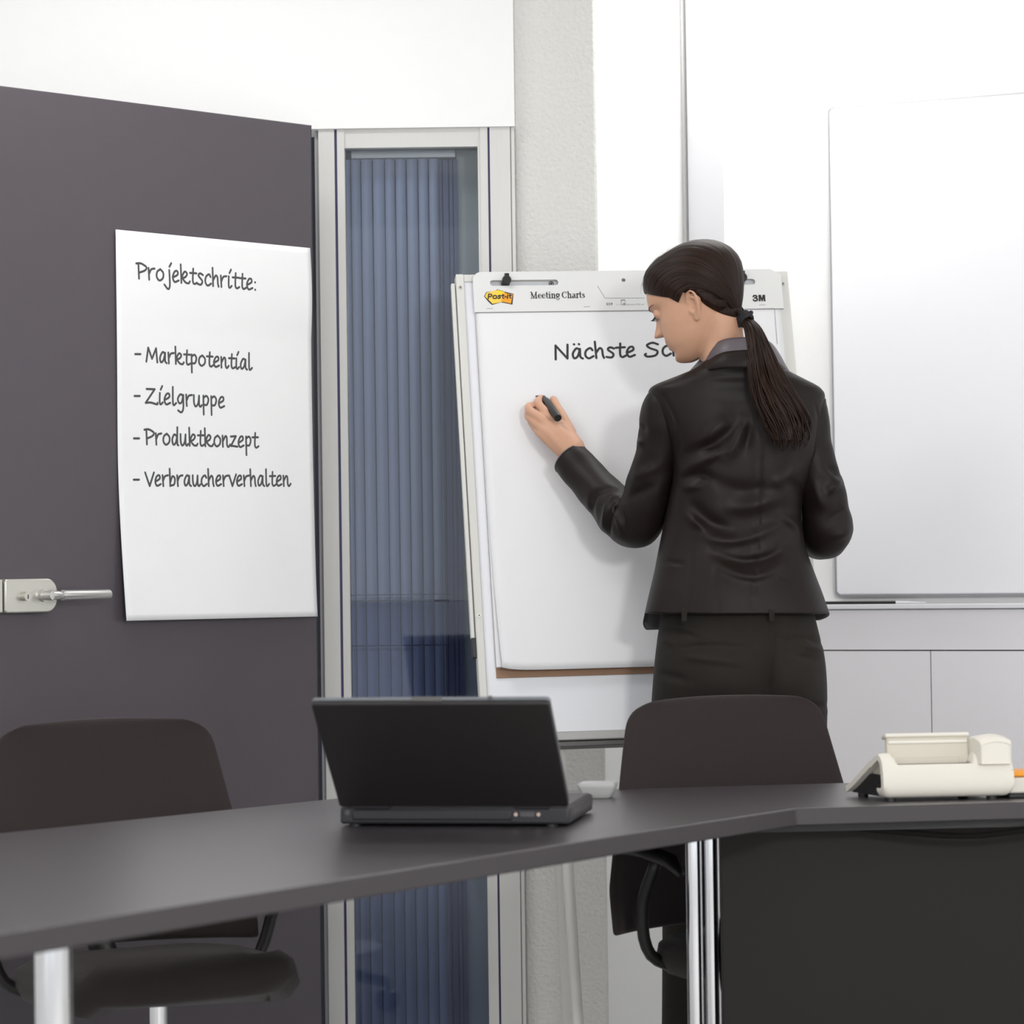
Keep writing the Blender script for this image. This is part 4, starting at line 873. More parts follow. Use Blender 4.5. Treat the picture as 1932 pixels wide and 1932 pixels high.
# ears
def ear(side):
    c = np.array([side * 6.75, -0.7, -0.9]); fwd_ = unit((side * -.34, .94, .0)); upv = unit((side * .12, -.16, 1.0)); out = np.cross(fwd_, upv); out = out if out[0] * side > 0 else -out
    E_ = lambda a, b, o=0.0: hd(c + fwd_ * a + upv * b + out * o)
    hel = catmull([(.9, .2, .1), (1.15, 1.2, .35), (1.0, 2.2, .55), (.25, 2.95, .7), (-.75, 2.8, .85), (-1.45, 1.9, .95), (-1.6, .7, .95), (-1.3, -.6, .8), (-.75, -1.5, .6), (-.25, -2.3, .4), (.35, -2.45, .25), (.65, -1.8, .1)], 5)
    body.tube([E_(*p) for p in hel], [HS * r for r in np.interp(np.linspace(0, 1, len(hel)), [0, .3, .6, .8, .9, 1], [.24, .30, .30, .34, .44, .3])], 10, round_ends=True)
    ant = catmull([(.1, 1.9, .25), (-.7, 1.5, .55), (-.95, .6, .6), (-.6, -.5, .45), (.1, -1.1, .3)], 5)
    body.tube([E_(*p) for p in ant], HS * .30, 10, round_ends=True)
    body.tube([E_(*p) for p in catmull([(.95, .1, .2), (1.0, -.45, .45), (.75, -1.0, .3)], 5)], HS * .3, 10, round_ends=True)
    for a, b, o, r in ((-.3, .9, -.1, (1.5, 2.2, .28)), (-.1, -1.6, .25, (.65, .95, .26))):
        body.ball(E_(a, b, o), np.array(r) * HS, 14, (RH @ fwd_, RH @ upv, RH @ out))
ear(-1); ear(1)
# eyeballs
for s in (-1, 1): body.ball(hd((s * 3.05, 7.55, 2.05)), 1.12 * HS, 14)
# neck
body.tube(catmull([hd((0, -1.5, 1.0)), hd((0, -2.2, -3.0)), W(1362, 655, 5.608), W(1376, 690, 5.60), W(1380, 725, 5.60)], 5), [.040] * 5 + [.045] * 5 + [.046] * 5 + [.045] * 5 + [.045], 32)
# torso core (under the jacket)
JR = [(655, 1352, 1408, 5.600, .032, .032), (676, 1336, 1432, 5.596, .058, .046), (688, 1322, 1456, 5.600, .066, .050), (698, 1305, 1482, 5.604, .072, .054), (708, 1281, 1502, 5.610, .076, .057), (717, 1258, 1520, 5.612, .079, .060), (726, 1236, 1538, 5.615, .081, .064),
      (735, 1225, 1550, 5.617, .084, .069), (748, 1224, 1556, 5.62, .088, .076), (775, 1232, 1553, 5.622, .095, .088), (815, 1250, 1548, 5.625, .103, .100), (855, 1264, 1542, 5.63, .105, .108), (900, 1268, 1527, 5.632, .102, .110), (940, 1262, 1516, 5.635, .097, .104),
      (970, 1256, 1511, 5.637, .094, .098), (1000, 1250, 1514, 5.637, .094, .096), (1040, 1242, 1522, 5.635, .098, .098), (1080, 1234, 1536, 5.632, .106, .104), (1120, 1223, 1551, 5.628, .114, .110), (1156, 1213, 1563, 5.625, .119, .114)]
def ringpts(py, xl, xr, Yc, hb, hf, n=96, e=2.35, sc=1.0):
    L, R_ = W(xl, py, Yc), W(xr, py, Yc); c = (L + R_) / 2; hx = (R_ - L) / 2 * sc; out = []
    for a in np.linspace(0, 2 * math.pi, n, endpoint=False):
        cx, s = math.cos(a), math.sin(a); k = (abs(cx) ** e + abs(s) ** e) ** (-1 / e)
        out.append(c + hx * cx * k + YA * (s * k) * (hf if s > 0 else hb) * sc)
    return out
def spline_rows(rows, per=6): return [tuple(r) for r in catmull([np.array(r, float) for r in rows], per)]
body.loft([ringpts(*r, n=48, sc=.78) for r in spline_rows(JR[3:], 3)] + [ringpts(1200, 1268, 1522, 5.62, .085, .08, n=48), ringpts(1280, 1260, 1530, 5.62, .09, .08, n=48), ringpts(1400, 1252, 1536, 5.615, .08, .085, n=48)])
# arms
LA = [(1262, 752, 5.618, 42), (1256, 775, 5.62, 46), (1250, 810, 5.63, 45.5), (1241, 855, 5.64, 41), (1228, 905, 5.655, 43), (1217, 950, 5.675, 46), (1199, 984, 5.70, 50), (1168, 968, 5.735, 46), (1140, 938, 5.77, 41), (1108, 902, 5.803, 37), (1077, 867, 5.832, 36)]
RA = [(1520, 752, 5.618, 38), (1520, 775, 5.62, 42), (1526, 815, 5.62, 41), (1532, 850, 5.625, 40), (1545, 900, 5.63, 42), (1556, 950, 5.64, 44), (1560, 1002, 5.665, 48), (1540, 1008, 5.74, 44), (1500, 985, 5.78, 38), (1452, 962, 5.80, 34), (1412, 948, 5.805, 32)]
def limb(mb, pts, sc, n=24, ext=None):
    P = [np.append(W(p[0], p[1], p[2]), p[3] / F * p[2] * sc) for p in pts]
    if ext is not None: P += ext
    P = np.array(catmull(P, 6)); mb.tube(P[:, :3], P[:, 3], n); return P
WR = W(1072, 846, 5.845)
limb(body, LA[:-1], .72, ext=[np.append(W(1084, 862, 5.83), .026), np.append(WR, .0245)])
limb(body, RA[:-1], .72, ext=[np.append(W(1404, 945, 5.805), .0235), np.append(W(1385, 938, 5.805), .022)])
# --- left hand holding the marker, back of the hand towards the camera
def hp(zx, zy, d):
    """point of the hand: zx, zy measured on the 12x enlargement of the hand, d metres in front of the chart"""
    px, py = 970 + zx / 12.08, 720 + zy / 12.08; return onp(px, py, d)
def finger(pts, rad):
    P = np.array(catmull([np.append(hp(*p), r) for p, r in zip(pts, rad)], 5)); body.tube(P[:, :3], P[:, 3], 14, round_ends=True)
# palm: chains from wrist to knuckles
wrist = (1330, 1560, .098)
palm = [((1400, 1500, .095), (1130, 1120, .082), (930, 940, .078), (.0195, .0165, .0105)), ((1340, 1560, .100), (1010, 1180, .092), (780, 985, .084), (.021, .0175, .0108)),
        ((1290, 1610, .098), (880, 1230, .088), (640, 1060, .078), (.020, .0165, .0104)), ((1230, 1650, .092), (780, 1270, .080), (560, 1130, .066), (.018, .015, .0098))]
for a, b, c, r in palm: finger((a, b, c), r)
body.tube([WR, hp(1330, 1560, .097), hp(1190, 1380, .093), hp(1010, 1180, .086)], [.0245, .0235, .0235, .020], 20, flat=(en, .74))
finger(((930, 940, .078), (740, 720, .070), (575, 540, .052), (560, 430, .030), (615, 365, .017)), (.0100, .0092, .0090, .0080, .0068))     # index
finger(((780, 985, .084), (560, 800, .076), (350, 655, .056), (350, 560, .030), (440, 540, .018)), (.0104, .0094, .0092, .0082, .0070))     # middle
finger(((640, 1060, .078), (450, 900, .064), (330, 790, .044), (350, 690, .022), (450, 660, .013)), (.0100, .0092, .0088, .0078, .0068))     # ring
finger(((560, 1130, .066), (450, 1000, .050), (390, 910, .034), (410, 820, .018), (490, 780, .012)), (.0092, .0082, .0078, .0070, .0062))    # little
finger(((1260, 1180, .078), (1110, 830, .068), (985, 600, .052), (905, 425, .036), (885, 395, .032)), (.0150, .0112, .0094, .0082, .0070))   # thumb
# --- right hand, half closed, in front of the body
RW = W(1385, 938, 5.805); rd = unit(W(1385, 938, 5.805) - W(1412, 948, 5.805)); rn = np.array([0, 0, 1.0]); rs2 = np.cross(rd, rn)
def rp(a, b, c): return RW + rd * a + rs2 * b + rn * c
body.tube([RW, rp(.04, 0, 0), rp(.075, 0, .002)], [.021, .0245, .022], 18, flat=(rs2, 1.45))
for k, (L_, b) in enumerate(((.075, -.03), (.082, -.010), (.077, .010), (.062, .028))):
    P = np.array(catmull([np.append(rp(.07, b, 0), .0095), np.append(rp(.07 + L_ * .45, b * 1.05, -.008), .0086), np.append(rp(.07 + L_ * .62, b, -.032), .008), np.append(rp(.07 + L_ * .45, b, -.05), .0066)], 5)); body.tube(P[:, :3], P[:, 3], 12, round_ends=True)
P = np.array(catmull([np.append(rp(.015, -.022, -.006), .014), np.append(rp(.045, -.046, -.016), .0108), np.append(rp(.075, -.050, -.028), .0088), np.append(rp(.090, -.044, -.036), .007)], 5)); body.tube(P[:, :3], P[:, 3], 12, round_ends=True)
# legs and feet
HIPL, HIPR = W(1318, 1330, 5.62), W(1472, 1330, 5.62)
for hip, sx in ((HIPL, -1), (HIPR, 1)):
    kx, ax_ = hip[0] + sx * .004, hip[0] + sx * .012
    body.tube(catmull([hip, np.array([kx, 5.63, .62]), np.array([kx, 5.635, .50]), np.array([ax_, 5.60, .32]), np.array([ax_, 5.59, .10])], 6), list(np.interp(np.linspace(0, 1, 25), [0, .25, .5, .72, 1], [.078, .062, .050, .050, .034])), 24)
    body.loft([[np.array([ax_ + w * math.cos(t), y + .0, z + h * math.sin(t)]) for t in np.linspace(0, 2 * math.pi, 20, endpoint=False)] for y, w, z, h in ((5.535, .018, .075, .02), (5.56, .028, .075, .035), (5.62, .033, .062, .04), (5.68, .037, .04, .026), (5.74, .036, .03, .018), (5.77, .020, .026, .012))])

def skin_mat():
    m = mat('fair_skin', rgb(201, 156, 129), 0.5, spec=0.35, noise_scale=60, noise_amt=0.05, sss=0.12, bump=0.04, bump_scale=900); return m
M['skin'] = skin_mat()
woman = obj('person', body, 'skin', None, smooth=True, remesh=.0026, smooth_it=4)
apply_mods(woman); woman.data.polygons.foreach_set('use_smooth', [True] * len(woman.data.polygons))
tag(woman, 'person in black suit with brown ponytail standing with back turned, writing on the flip chart', 'person')
# lips as a colour of the skin itself
nt = M['skin'].node_tree; bs = nt.nodes['Principled BSDF']; src = bs.inputs['Base Color'].links[0].from_socket
geo = nt.nodes.new('ShaderNodeTexCoord'); lipw = hd((0, 9.6, -4.1)) - np.array(woman.location)
vm = nt.nodes.new('ShaderNodeVectorMath'); vm.operation = 'DISTANCE'; vm.inputs[1].default_value = tuple(lipw); nt.links.new(geo.outputs['Object'], vm.inputs[0])
mr = nt.nodes.new('ShaderNodeMapRange'); mr.inputs['From Min'].default_value = .010; mr.inputs['From Max'].default_value = .017; mr.inputs['To Min'].default_value = .75; mr.inputs['To Max'].default_value = 0
nt.links.new(vm.outputs['Value'], mr.inputs[0]); mx = nt.nodes.new('ShaderNodeMix'); mx.data_type = 'RGBA'; mx.inputs['B'].default_value = rgb(172, 104, 96)
nt.links.new(src, mx.inputs['A']); nt.links.new(mr.outputs[0], mx.inputs['Factor']); nt.links.new(mx.outputs['Result'], bs.inputs['Base Color'])

# --- lashes and brows
for s in (-1, 1):
    lm = MB()
    for k in range(11):
        u = -1 + 2 * k / 10; a = np.array([s * (3.05 + 1.05 * u), 8.62 - .35 * u * u * 1.2 + .0, 1.72 - .22 * u * u]); b = a + np.array([s * .35 * (u + .3), .55, -.32]); c = b + np.array([s * .12, .28, .02])
        lm.tube([hd(p) for p in catmull([a, b, c], 3)], [.0007, .0006, .0006, .0005, .0004, .0003, .0002], 5)
    lm.tube([hd((s * (3.05 + 1.15 * u), 8.66 - .42 * u * u, 1.74 - .24 * u * u)) for u in np.linspace(-1, 1, 12)], .0007, 6)
    obj('eyelashes', lm, 'lash', woman, smooth=True)
    bm_ = MB(); pts = []
    for u in np.linspace(0, 1, 12):
        x, z = s * (1.3 + 3.6 * u), 3.55 + .55 * math.sin(u * 2.3) - .25 * u; 
        hit = bvh_head.ray_cast(Vector(hd((x, 20, z))), Vector(RH @ np.array([0, -1.0, 0]))); pts.append(np.array(hit[0]))
    bm_.tube(pts, list(np.interp(np.linspace(0, 1, 12), [0, .2, 1], [.0010, .0015, .0005])), 8, flat=(RH @ np.array([0, 1.0, 0]), .45), round_ends=True); obj('eyebrow', bm_, 'brow', woman, smooth=True)

# --- hair: combed back from the hairline to the tie
HC = np.array([0, -1.0, 2.5]); TIE = RH.T @ (W(1405, 601, 5.575) - HO) / HS
def surf(dirn, extra):
    d = unit(dirn); o = HC + d * 30; hit = bvh_hair.ray_cast(Vector(hd(o)), Vector(RH @ (-d))); 
    r = np.linalg.norm(np.array(hit[0]) - hd(HC)) / HS if hit[0] is not None else 10
    return HC + d * (r + extra)
line = [(-1.0, (-1.6, -7.4, -7.8)), (-.88, (-4.2, -6.0, -6.9)), (-.74, (-5.6, -4.2, -5.0)), (-.64, (-6.8, -2.6, -1.9)), (-.59, (-7.2, -1.5, 1.3)), (-.54, (-7.3, .2, 2.5)), (-.47, (-7.1, 2.0, 1.2)), (-.40, (-6.8, 3.2, 3.0)), (-.30, (-6.2, 5.4, 4.6)), (-.16, (-4.2, 7.6, 6.5)), (0, (0, 8.7, 7.2))]
uu = [l[0] for l in line] + [-l[0] for l in line[::-1][1:]]; pp3 = [l[1] for l in line] + [(-l[1][0], l[1][1], l[1][2]) for l in line[::-1][1:]]
pp3 = np.array(pp3, float); 
def hairline(u): return np.array([np.interp(u, uu, pp3[:, k]) for k in range(3)])
def via(u):
    s = abs(u); g = math.copysign(1, u) if u else 1
    a = [0, .16, .3, .45, .6, .75, .9, 1.0]
    return unit((g * np.interp(s, a, [0, .42, .72, .92, .95, .93, .75, .4]), np.interp(s, a, [-.28, -.28, -.26, -.25, -.3, -.45, -.75, -.9]), np.interp(s, a, [1.0, .88, .66, .36, .10, -.12, -.35, -.5])))
NU_, NV_ = 420, 48
cap = MB(); verts = []; uvs = []
tie_d = unit(TIE - HC)
nz = lambda x, y=0, z=0: noise.noise(Vector((x, y, z)))
for i in range(NU_ + 1):
    u = -1 + 2 * i / NU_; h = hairline(u); d0 = unit(h - HC); dm = via(u)
    g1 = .30 * nz(u * 90, 1) + .20 * nz(u * 230, 5) 
    for j in range(NV_ + 1):
        v = j / NV_; 
        d = unit(d0 * (1 - v) ** 2 + 2 * v * (1 - v) * dm * 1.15 + tie_d * v * v)
        th = .15 + .75 * min(1, v / .16) ** .7 - .25 * max(0, v - .6); th += .35 * math.exp(-(u / .35) ** 2) * math.exp(-((v - .12) / .16) ** 2)
        p = surf(d, th + (g1 + .12 * nz(u * 40, v * 3, 9)) * min(1, v / .08) * .38)
        w = max(0, (v - .80) / .20); w = w * w * (3 - 2 * w)
        tp3 = TIE + np.array([1.15 * math.sin(u * math.pi), .0, 1.05 * math.cos(u * math.pi) * 1.0]) * .95
        p = p * (1 - w) + tp3 * w
        verts.append(hd(p)); uvs.append(((u + 1) / 2, v))
fs = [(i * (NV_ + 1) + j, (i + 1) * (NV_ + 1) + j, (i + 1) * (NV_ + 1) + j + 1, i * (NV_ + 1) + j + 1) for i in range(NU_) for j in range(NV_)]
cap.add(verts, fs)
tail_start = len(cap.v)
# ponytail: many locks from the tie down the back
tc0 = hd(TIE)
ctr = [(1404, 600, 5.578, 10), (1420, 620, 5.556, 14), (1430, 655, 5.535, 22), (1444, 700, 5.513, 32), (1462, 745, 5.500, 38), (1480, 790, 5.492, 43), (1487, 825, 5.489, 41), (1489, 853, 5.488, 28)]
CT = np.array(catmull([np.append(W(c[0], c[1], c[2]), c[3] / 978.0) for c in ctr], 8)); nC = len(CT)
cen = np.linspace(0, 1, nC)
def tail_pt(t, a, b, ph, k):
    c = np.array([np.interp(t, cen, CT[:, q_]) for q_ in range(4)]); w = c[3]
    wob = .0065 * t * math.sin(t * 10 + ph) + .0035 * t * math.sin(t * 19 + k)
    return c[:3] + XR * (a * w + wob) + YA * (b * min(w * .8, .024) + .002 * math.sin(t * 8 + k)) - ZU * 0
uv_extra = []
for s_ in range(230):
    a = rng.uniform(-1, 1); b = rng.uniform(-1, 1) * math.sqrt(max(0, 1 - a * a)) ; 
    if s_ % 3: b = -abs(b) if rng.rand() < .75 else b
    L_ = rng.uniform(.86, 1.0) if abs(a) < .7 else rng.uniform(.72, .97)
    ph, k = rng.uniform(-.7, .7) + a, rng.uniform(0, 6); t = np.linspace(0.0, L_, 30); P = [tail_pt(x, a, b, ph, k) for x in t]; r = rng.uniform(.0016, .0034)
    nv0 = len(cap.v); cap.tube(P, list(r * np.interp(t / L_, [0, .08, .6, 1], [.8, 1.0, .9, .12])), 6); n_ = len(cap.v) - nv0
    uv_extra.append((nv0, n_, rng.rand()))
core = [[c[:3] + XR * c[3] * .80 * math.cos(q_) + YA * min(c[3] * .55, .018) * math.sin(q_) for q_ in np.linspace(0, 2 * math.pi, 24, endpoint=False)] for c in CT[:-6]]
nv0 = len(cap.v); cap.loft(core); uv_extra.append((nv0, len(cap.v) - nv0, .4))
# loose fine hairs at the front of the crown
for s_ in range(60):
    u = rng.uniform(-.34, .30); v0 = rng.uniform(.0, .35); h = hairline(u); d0 = unit(h - HC); dm = via(u); P = []
    for v in np.linspace(v0, v0 + rng.uniform(.12, .25), 8):
        d = unit(d0 * (1 - v) ** 2 + 2 * v * (1 - v) * dm * 1.15 + tie_d * v * v); P.append(hd(surf(d, 0.72 + .36 * math.exp(-(u / .35) ** 2) + .3 * math.sin((v - v0) / .2 * 2.4) * rng.uniform(.2, 1.0))))
    nv0 = len(cap.v); cap.tube(P, .00013, 4); uv_extra.append((nv0, len(cap.v) - nv0, rng.rand()))
hair = obj('hair', cap, 'hair', woman, smooth=True)
uvl = hair.data.uv_layers.new(name='strands'); U = np.zeros((len(cap.v), 2)); U[:len(uvs)] = uvs
for nv0, n_, base in uv_extra:
    zz = np.array(cap.v[nv0:nv0 + n_])[:, 2]; U[nv0:nv0 + n_, 0] = base + np.linspace(0, .001, n_); U[nv0:nv0 + n_, 1] = zz * 4
li = np.zeros(len(hair.data.loops), int); hair.data.loops.foreach_get('vertex_index', li); uvl.data.foreach_set('uv', U[li].ravel())
tm = MB(); T0_ = hd(TIE); tdir = unit(CT[3][:3] - CT[0][:3]); ta = unit(np.cross(tdir, YA)); tb2 = np.cross(tdir, ta)
for off, rr in ((-.004, .0125), (.002, .0135), (.0075, .0125)):
    tm.tube([T0_ + tdir * (off + .001 * math.sin(6 * q_)) + ta * rr * math.cos(q_) + tb2 * rr * math.sin(q_) for q_ in np.linspace(0, 2 * math.pi, 33)], .0036, 10)
for q_ in (.3, 3.4): tm.ball(T0_ + tdir * .002 + ta * .0165 * math.cos(q_) + tb2 * .0165 * math.sin(q_), .0045, 8)
obj('hair_tie', tm, 'elastic', woman, smooth=True)

# --- jacket: open shell, creased by hand-placed folds
FOLDS = [  # (pixel polyline, width px, depth m) on the back of the jacket
    ([(1283, 868), (1315, 848), (1350, 835), (1395, 800)], 9, -.006), ([(1285, 888), (1330, 868), (1365, 850)], 7, .006), ([(1283, 905), (1320, 895), (1345, 903)], 7, -.006), ([(1283, 920), (1320, 918)], 6, .004),
    ([(1300, 860), (1345, 812), (1375, 790)], 12, .004), ([(1405, 790), (1390, 835), (1370, 865)], 9, .005), ([(1420, 800), (1405, 850)], 8, -.004),
    ([(1300, 945), (1340, 985), (1380, 1000)], 12, -.005), ([(1320, 1010), (1370, 1020), (1420, 1012), (1470, 990)], 10, .005), ([(1345, 1045), (1400, 1060), (1450, 1052), (1480, 1030)], 9, -.006),
    ([(1350, 1065), (1400, 1085), (1440, 1084), (1478, 1062)], 8, .005), ([(1300, 975), (1330, 1000)], 8, .005), ([(1480, 905), (1510, 925), (1518, 950)], 9, -.005), ([(1470, 970), (1500, 990), (1510, 1015)], 9, .005), ([(1360, 960), (1420, 955), (1480, 935)], 14, .004),
    ([(1340, 905), (1400, 925), (1470, 915)], 14, -.003), ([(1505, 870), (1490, 900), (1450, 915)], 10, .004), ([(1434, 720), (1433, 900), (1425, 1080), (1420, 1150)], 2.2, -.0022), ([(1345, 1040), (1350, 1100), (1352, 1155)], 2.0, -.002), ([(1482, 1040), (1480, 1085), (1478, 1110)], 2.0, -.002), ([(1306, 1040), (1300, 1090), (1296, 1130)], 2.0, -.002),
    ([(1250, 745), (1272, 785), (1282, 830), (1284, 880)], 2.4, -.0025), ([(1537, 760), (1545, 800), (1538, 850)], 2.4, -.0025), ([(1236, 1063), (1262, 1060), (1290, 1064)], 2.2, -.003)]
def projpx(p):
    d = np.asarray(p) - CAM; z = d @ fw; return np.array([CPX + F * (d @ rt) / z, CPX - F * (d @ up) / z])
def fold_disp(P, folds):
    """depth offsets (along the view normal of the back) for points P (n,3)"""
    d = P - CAM; z = d @ fw; X = CPX + F * (d @ rt) / z; Y = CPX - F * (d @ up) / z; out = np.zeros(len(P))
    for pl_, w, dep in folds:
        q_ = np.array(catmull(pl_, 6)) if len(pl_) > 2 else np.array(pl_, float); best = np.full(len(P), 1e9); tt_ = np.zeros(len(P)); n_ = len(q_) - 1
        for i in range(n_):
            a, b = q_[i], q_[i + 1]; ab = b - a; t = np.clip(((X - a[0]) * ab[0] + (Y - a[1]) * ab[1]) / (ab @ ab + 1e-9), 0, 1)
            dd_ = np.hypot(X - a[0] - ab[0] * t, Y - a[1] - ab[1] * t); m_ = dd_ < best; best = np.where(m_, dd_, best); tt_ = np.where(m_, (i + t) / n_, tt_)
        out += 1.9 * dep * np.exp(-(best / w) ** 2) * np.sin(np.clip(tt_, .04, .96) * math.pi) ** .6
    return out
rows = spline_rows(JR[1:], 9); rings = []
for r in rows:
    ring = np.array(ringpts(*r, n=180)); py = r[0]; low = max(0, (py - 1060) / 96.0)
    for k, a in enumerate(np.linspace(0, 2 * math.pi, 180, endpoint=False)):
        s = math.sin(a)
        if s > -.1: ring[k][2] -= .034 * low ** 2 * min(1, (s + .1) / .5) * (.45 if math.cos(a) > .3 else 1 if math.cos(a) < -.3 else .725 - .458 * math.cos(a))                # fronts hang lower
        if low > 0: ring[k] += (ring[k] - ring.mean(0)) * np.array([1, 1, 0]) * .014 * math.sin(7 * a + 1) * low
        if s < 0: ring[k][1] += .010 * math.exp(-((a - 1.5 * math.pi) / .28) ** 2) * (1 if py < 1040 else max(0, 1 - (py - 1040) / 60)) * min(1, max(0, (py - 700) / 60))   # hollow of the spine
    back = ring[:, 1] < r[3] + .01
    dsp = fold_disp(ring, FOLDS); ring[:, 1] -= np.where(back, dsp, 0) * 1.0
    rings.append([p for p in ring])
mb = MB(); mb.loft(rings, cap=(False, False)); jacket = obj('jacket', mb, ['suit', 'lining'], woman, smooth=True, solid=.0035, solid_mat=1, recalc=True)
def sleeve(pts, folds, name='sleeve'):
    mbs = MB(); P = np.array(catmull([np.append(W(p[0], p[1], p[2]), p[3] / F * p[2]) for p in pts], 14)); mbs.tube(P[:, :3], P[:, 3], 72, caps=False)
    V = np.array(mbs.v); n = 72; k = len(P)
    for i in range(k):
        c = P[i, :3]; seg = V[i * n:(i + 1) * n]; dirs = (seg - c) / (np.linalg.norm(seg - c, axis=1)[:, None] + 1e-9)
        vis = np.clip(-dirs[:, 1] + .35, 0, 1); ds_ = fold_disp(seg, folds) * vis; seg += dirs * ds_[:, None]
        for j in range(n): seg[j] += dirs[j] * .0022 * nz(seg[j][0] * 28, seg[j][1] * 28, seg[j][2] * 28)
    mbs.v = [tuple(p) for p in V]; o = obj(name, mbs, ['suit', 'lining'], jacket, smooth=True, solid=.003)
    return o, P
SLF = [([(1122, 1000), (1115, 960), (1125, 930), (1160, 922)], 5, -.005), ([(1135, 1005), (1150, 950), (1168, 930)], 6, .005), ([(1150, 1015), (1148, 980), (1165, 945)], 4, -.005), ([(1172, 1000), (1162, 960), (1170, 935)], 5, .004), ([(1206, 800), (1215, 815)], 6, -.004), ([(1204, 840), (1214, 830)], 6, .004), ([(1180, 1010), (1176, 960)], 5, -.003), ([(1190, 905), (1240, 880)], 10, .003), ([(1185, 940), (1235, 915)], 9, -.003)]
slL, PL = sleeve(LA, SLF)
slR, PR_ = sleeve(RA, [([(1560, 880), (1590, 900)], 7, -.004), ([(1585, 905), (1560, 930)], 8, .004), ([(1598, 960), (1565, 985)], 8, -.004), ([(1606, 1000), (1570, 1015)], 8, .004), ([(1535, 905), (1555, 960)], 9, .003)])
for P in (PL, PR_):
    c, r, t = P[-1, :3], P[-1, 3], unit(P[-1, :3] - P[-2, :3]); a = unit(np.cross(t, ZU)); b = np.cross(t, a)
    cm = MB(); cm.tube([c + t * .0015 + (a * math.cos(q_) + b * math.sin(q_)) * (r - .0012) for q_ in np.linspace(0, 2 * math.pi, 49)], .0016, 8); obj('cuff_edge', cm, 'satin', jacket, smooth=True)
def band(name, upper, lower, m, parent, thick, bulge=.004, mirror_c=1404):
    """collar strip given by its upper and lower edge from the nape round the left side; the right side mirrors it"""
    Uc, Lc = catmull(upper, 6), catmull(lower, 6); n = len(Uc); mbs = MB(); cols_ = []
    cx = W(mirror_c, upper[0][1], upper[0][2])[0]
    def colm(i, mir):
        a, b = W(*Uc[i][:3]), W(*Lc[i][:3]); pts = []
        for t in np.linspace(0, 1, 9):
            p = a * (1 - t) + b * t; o = unit(np.array([p[0] - cx, p[1] - 5.61, 0]) + 1e-6); p = p + o * bulge * math.sin(math.pi * t)
            if mir: p = np.array([2 * cx - p[0] + .0, p[1], p[2] + .0])
            pts.append(p)
        return pts
    cols_ = [colm(i, True) for i in range(n - 1, 0, -1)] + [colm(i, False) for i in range(n)]
    mbs.loft(cols_, closed=False); return obj(name, mbs, m, parent, smooth=True, solid=thick)
band('shirt_collar', [(1404, 636, 5.543), (1372, 638.5, 5.550), (1349, 648, 5.570), (1330, 666, 5.605), (1313, 686, 5.65), (1298, 703, 5.69)], [(1404, 672, 5.522), (1370, 674, 5.532), (1347, 682, 5.552), (1329, 694, 5.59), (1312, 708, 5.635), (1298, 718, 5.67)], 'satin', woman, .003)
band('lapel_collar', [(1404, 660, 5.524), (1369, 663.5, 5.533), (1347, 672, 5.553), (1330, 685, 5.588), (1313, 700, 5.63), (1299, 712, 5.67)], [(1404, 694, 5.512), (1365, 694.5, 5.522), (1335, 699, 5.545), (1314, 706, 5.583), (1300, 713, 5.625), (1288, 722, 5.665)], 'suit', jacket, .0025, bulge=.004)

# --- trousers
TR = [(1138, 1250, 1530, 5.625, .094, .088), (1160, 1246, 1536, 5.625, .100, .092), (1200, 1241, 1546, 5.622, .108, .095), (1240, 1236, 1555, 5.62, .114, .096), (1285, 1232, 1559, 5.62, .116, .096), (1330, 1229, 1560, 5.62, .108, .094), (1372, 1228, 1560, 5.62, .094, .092), (1392, 1229, 1559, 5.62, .086, .088)]
TF = [([(1242, 1190), (1280, 1192), (1315, 1203)], 5, -.004), ([(1285, 1222), (1330, 1216), (1400, 1220)], 3, -.0025), ([(1290, 1240), (1340, 1246), (1400, 1252)], 6, .003), ([(1500, 1236), (1550, 1244)], 5, -.003), ([(1455, 1165), (1458, 1210), (1452, 1265), (1442, 1310)], 6, -.0025), ([(1452, 1165), (1454, 1240)], 1.6, -.002),
      ([(1240, 1205), (1275, 1215)], 5, .003), ([(1520, 1205), (1555, 1215)], 4, -.003), ([(1515, 1220), (1556, 1228)], 4, .003), ([(1500, 1335), (1560, 1330)], 5, -.004), ([(1495, 1345), (1560, 1343)], 5, .004), ([(1540, 1398), (1562, 1402)], 4, .004), ([(1455, 1200), (1540, 1203)], 2, -.002), ([(1238, 1270), (1300, 1285)], 8, -.003)]
tmb = MB(); rings = []
for r in spline_rows(TR, 8):
    ring = np.array(ringpts(*r, n=120))
    for k, a in enumerate(np.linspace(0, 2 * math.pi, 120, endpoint=False)):
        if math.sin(a) < 0:
            px, py = projpx(ring[k]); ring[k][1] -= .014 * (math.exp(-((px - 1350) / 55) ** 2 - ((py - 1290) / 55) ** 2) + math.exp(-((px - 1508) / 42) ** 2 - ((py - 1290) / 55) ** 2)) - .012 * math.exp(-((px - 1447) / 16) ** 2) * min(1, max(0, (py - 1230) / 60))
    rings.append([p for p in ring])
tmb.loft(rings)
for hip, sx, xl, xr in ((HIPL, -1, 1228, 1402), (HIPR, 1, 1392, 1560)):
    c = [np.append((W(xl, 1360, 5.62) + W(xr, 1360, 5.62)) / 2, .085), np.append((W(xl, 1430, 5.62) + W(xr, 1430, 5.62)) / 2, .083), np.append([hip[0] + sx * .008, 5.622, .62], .074), np.append([hip[0] + sx * .010, 5.62, .48], .066), np.append([hip[0] + sx * .014, 5.61, .26], .066), np.append([hip[0] + sx * .016, 5.605, .055], .070)]
    c = np.array(catmull(c, 8)); tmb.tube(c[:, :3], c[:, 3], 48)
tro = obj('trousers', tmb, 'trousers', woman, smooth=True, remesh=.004, smooth_it=3)
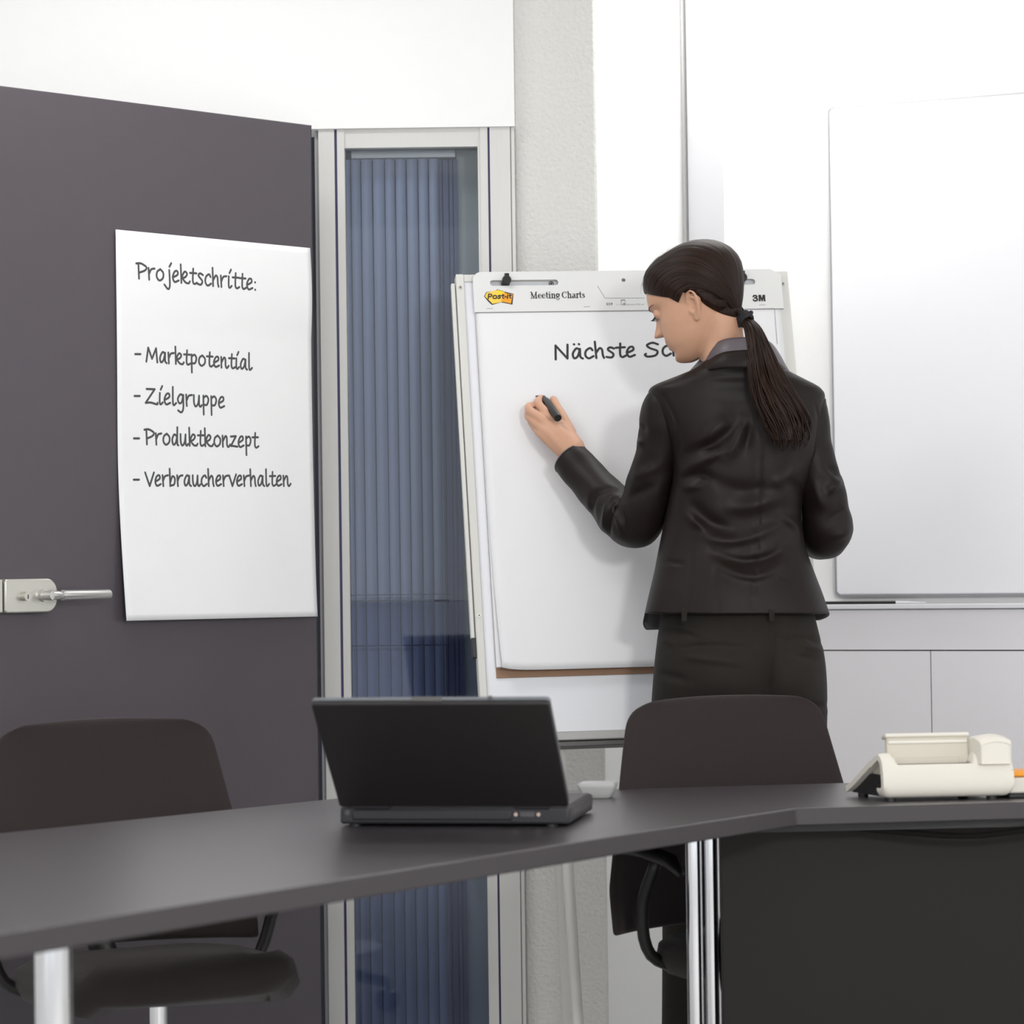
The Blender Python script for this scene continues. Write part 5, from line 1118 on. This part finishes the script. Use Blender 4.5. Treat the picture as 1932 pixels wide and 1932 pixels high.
apply_mods(tro); V = np.array([v.co[:] for v in tro.data.vertices]) + ORI[woman.name]; N_ = np.array([v.normal[:] for v in tro.data.vertices])
ds_ = fold_disp(V, TF) * np.clip(-N_[:, 1] + .2, 0, 1); V += N_ * ds_[:, None]; V -= ORI[woman.name]
tro.data.vertices.foreach_set('co', V.ravel()); tro.data.update(); tro.data.polygons.foreach_set('use_smooth', [True] * len(tro.data.polygons))
for px in (1290, 1455):
    a = W(px, 1150, 5.512); b = W(px + 2, 1172, 5.508); obj('belt_loop', MB().box((a + b) / 2, (.010, .004, .024)), 'trousers', tro, bevel=.001)
for px in (1330, 1500):
    pk = MB(); pk.tube([W(px - 45, 1219, 5.503), W(px, 1221, 5.500), W(px + 45, 1220, 5.505)], .0011, 6); 
for hip, sx in ((HIPL, -1), (HIPR, 1)):
    ax_ = hip[0] + sx * .014
    shoe = MB(); shoe.loft([[np.array([ax_ + w * math.cos(t), y, max(.0, z + h * math.sin(t))]) for t in np.linspace(0, 2 * math.pi, 24, endpoint=False)] for y, w, z, h in ((5.515, .018, .07, .030), (5.53, .030, .07, .040), (5.58, .036, .062, .045), (5.65, .041, .036, .034), (5.72, .043, .022, .022), (5.765, .034, .018, .018), (5.785, .012, .014, .012))])
    shoe.box((ax_, 5.545, .02), (.04, .04, .04)); obj('shoe', shoe, 'shoe', woman, smooth=True, auto=50)

# --- marker in her hand
ma, mb_ = hp(1000, 830, .118), hp(650, 345, .012); md_ = unit(mb_ - ma)
mk = thing('marker_pen', tuple(mb_), 'thick black marker pen held by the woman against the chart', 'pen')
L_ = np.linalg.norm(mb_ - ma)
obj('barrel', MB().tube([ma, ma + md_ * .002, ma + md_ * (L_ - .030), ma + md_ * (L_ - .024)], [.0070, .0080, .0082, .0066], 28), 'black', mk, smooth=True, auto=40)
obj('grip', MB().tube([ma + md_ * (L_ - .0245), ma + md_ * (L_ - .006), ma + md_ * (L_ - .003)], [.0062, .0052, .0036], 24), 'black', mk, smooth=True, auto=40)
obj('nib', MB().tube([ma + md_ * (L_ - .0035), ma + md_ * (L_ + .004)], [.0026, .0016], 12), 'print', mk, smooth=True)
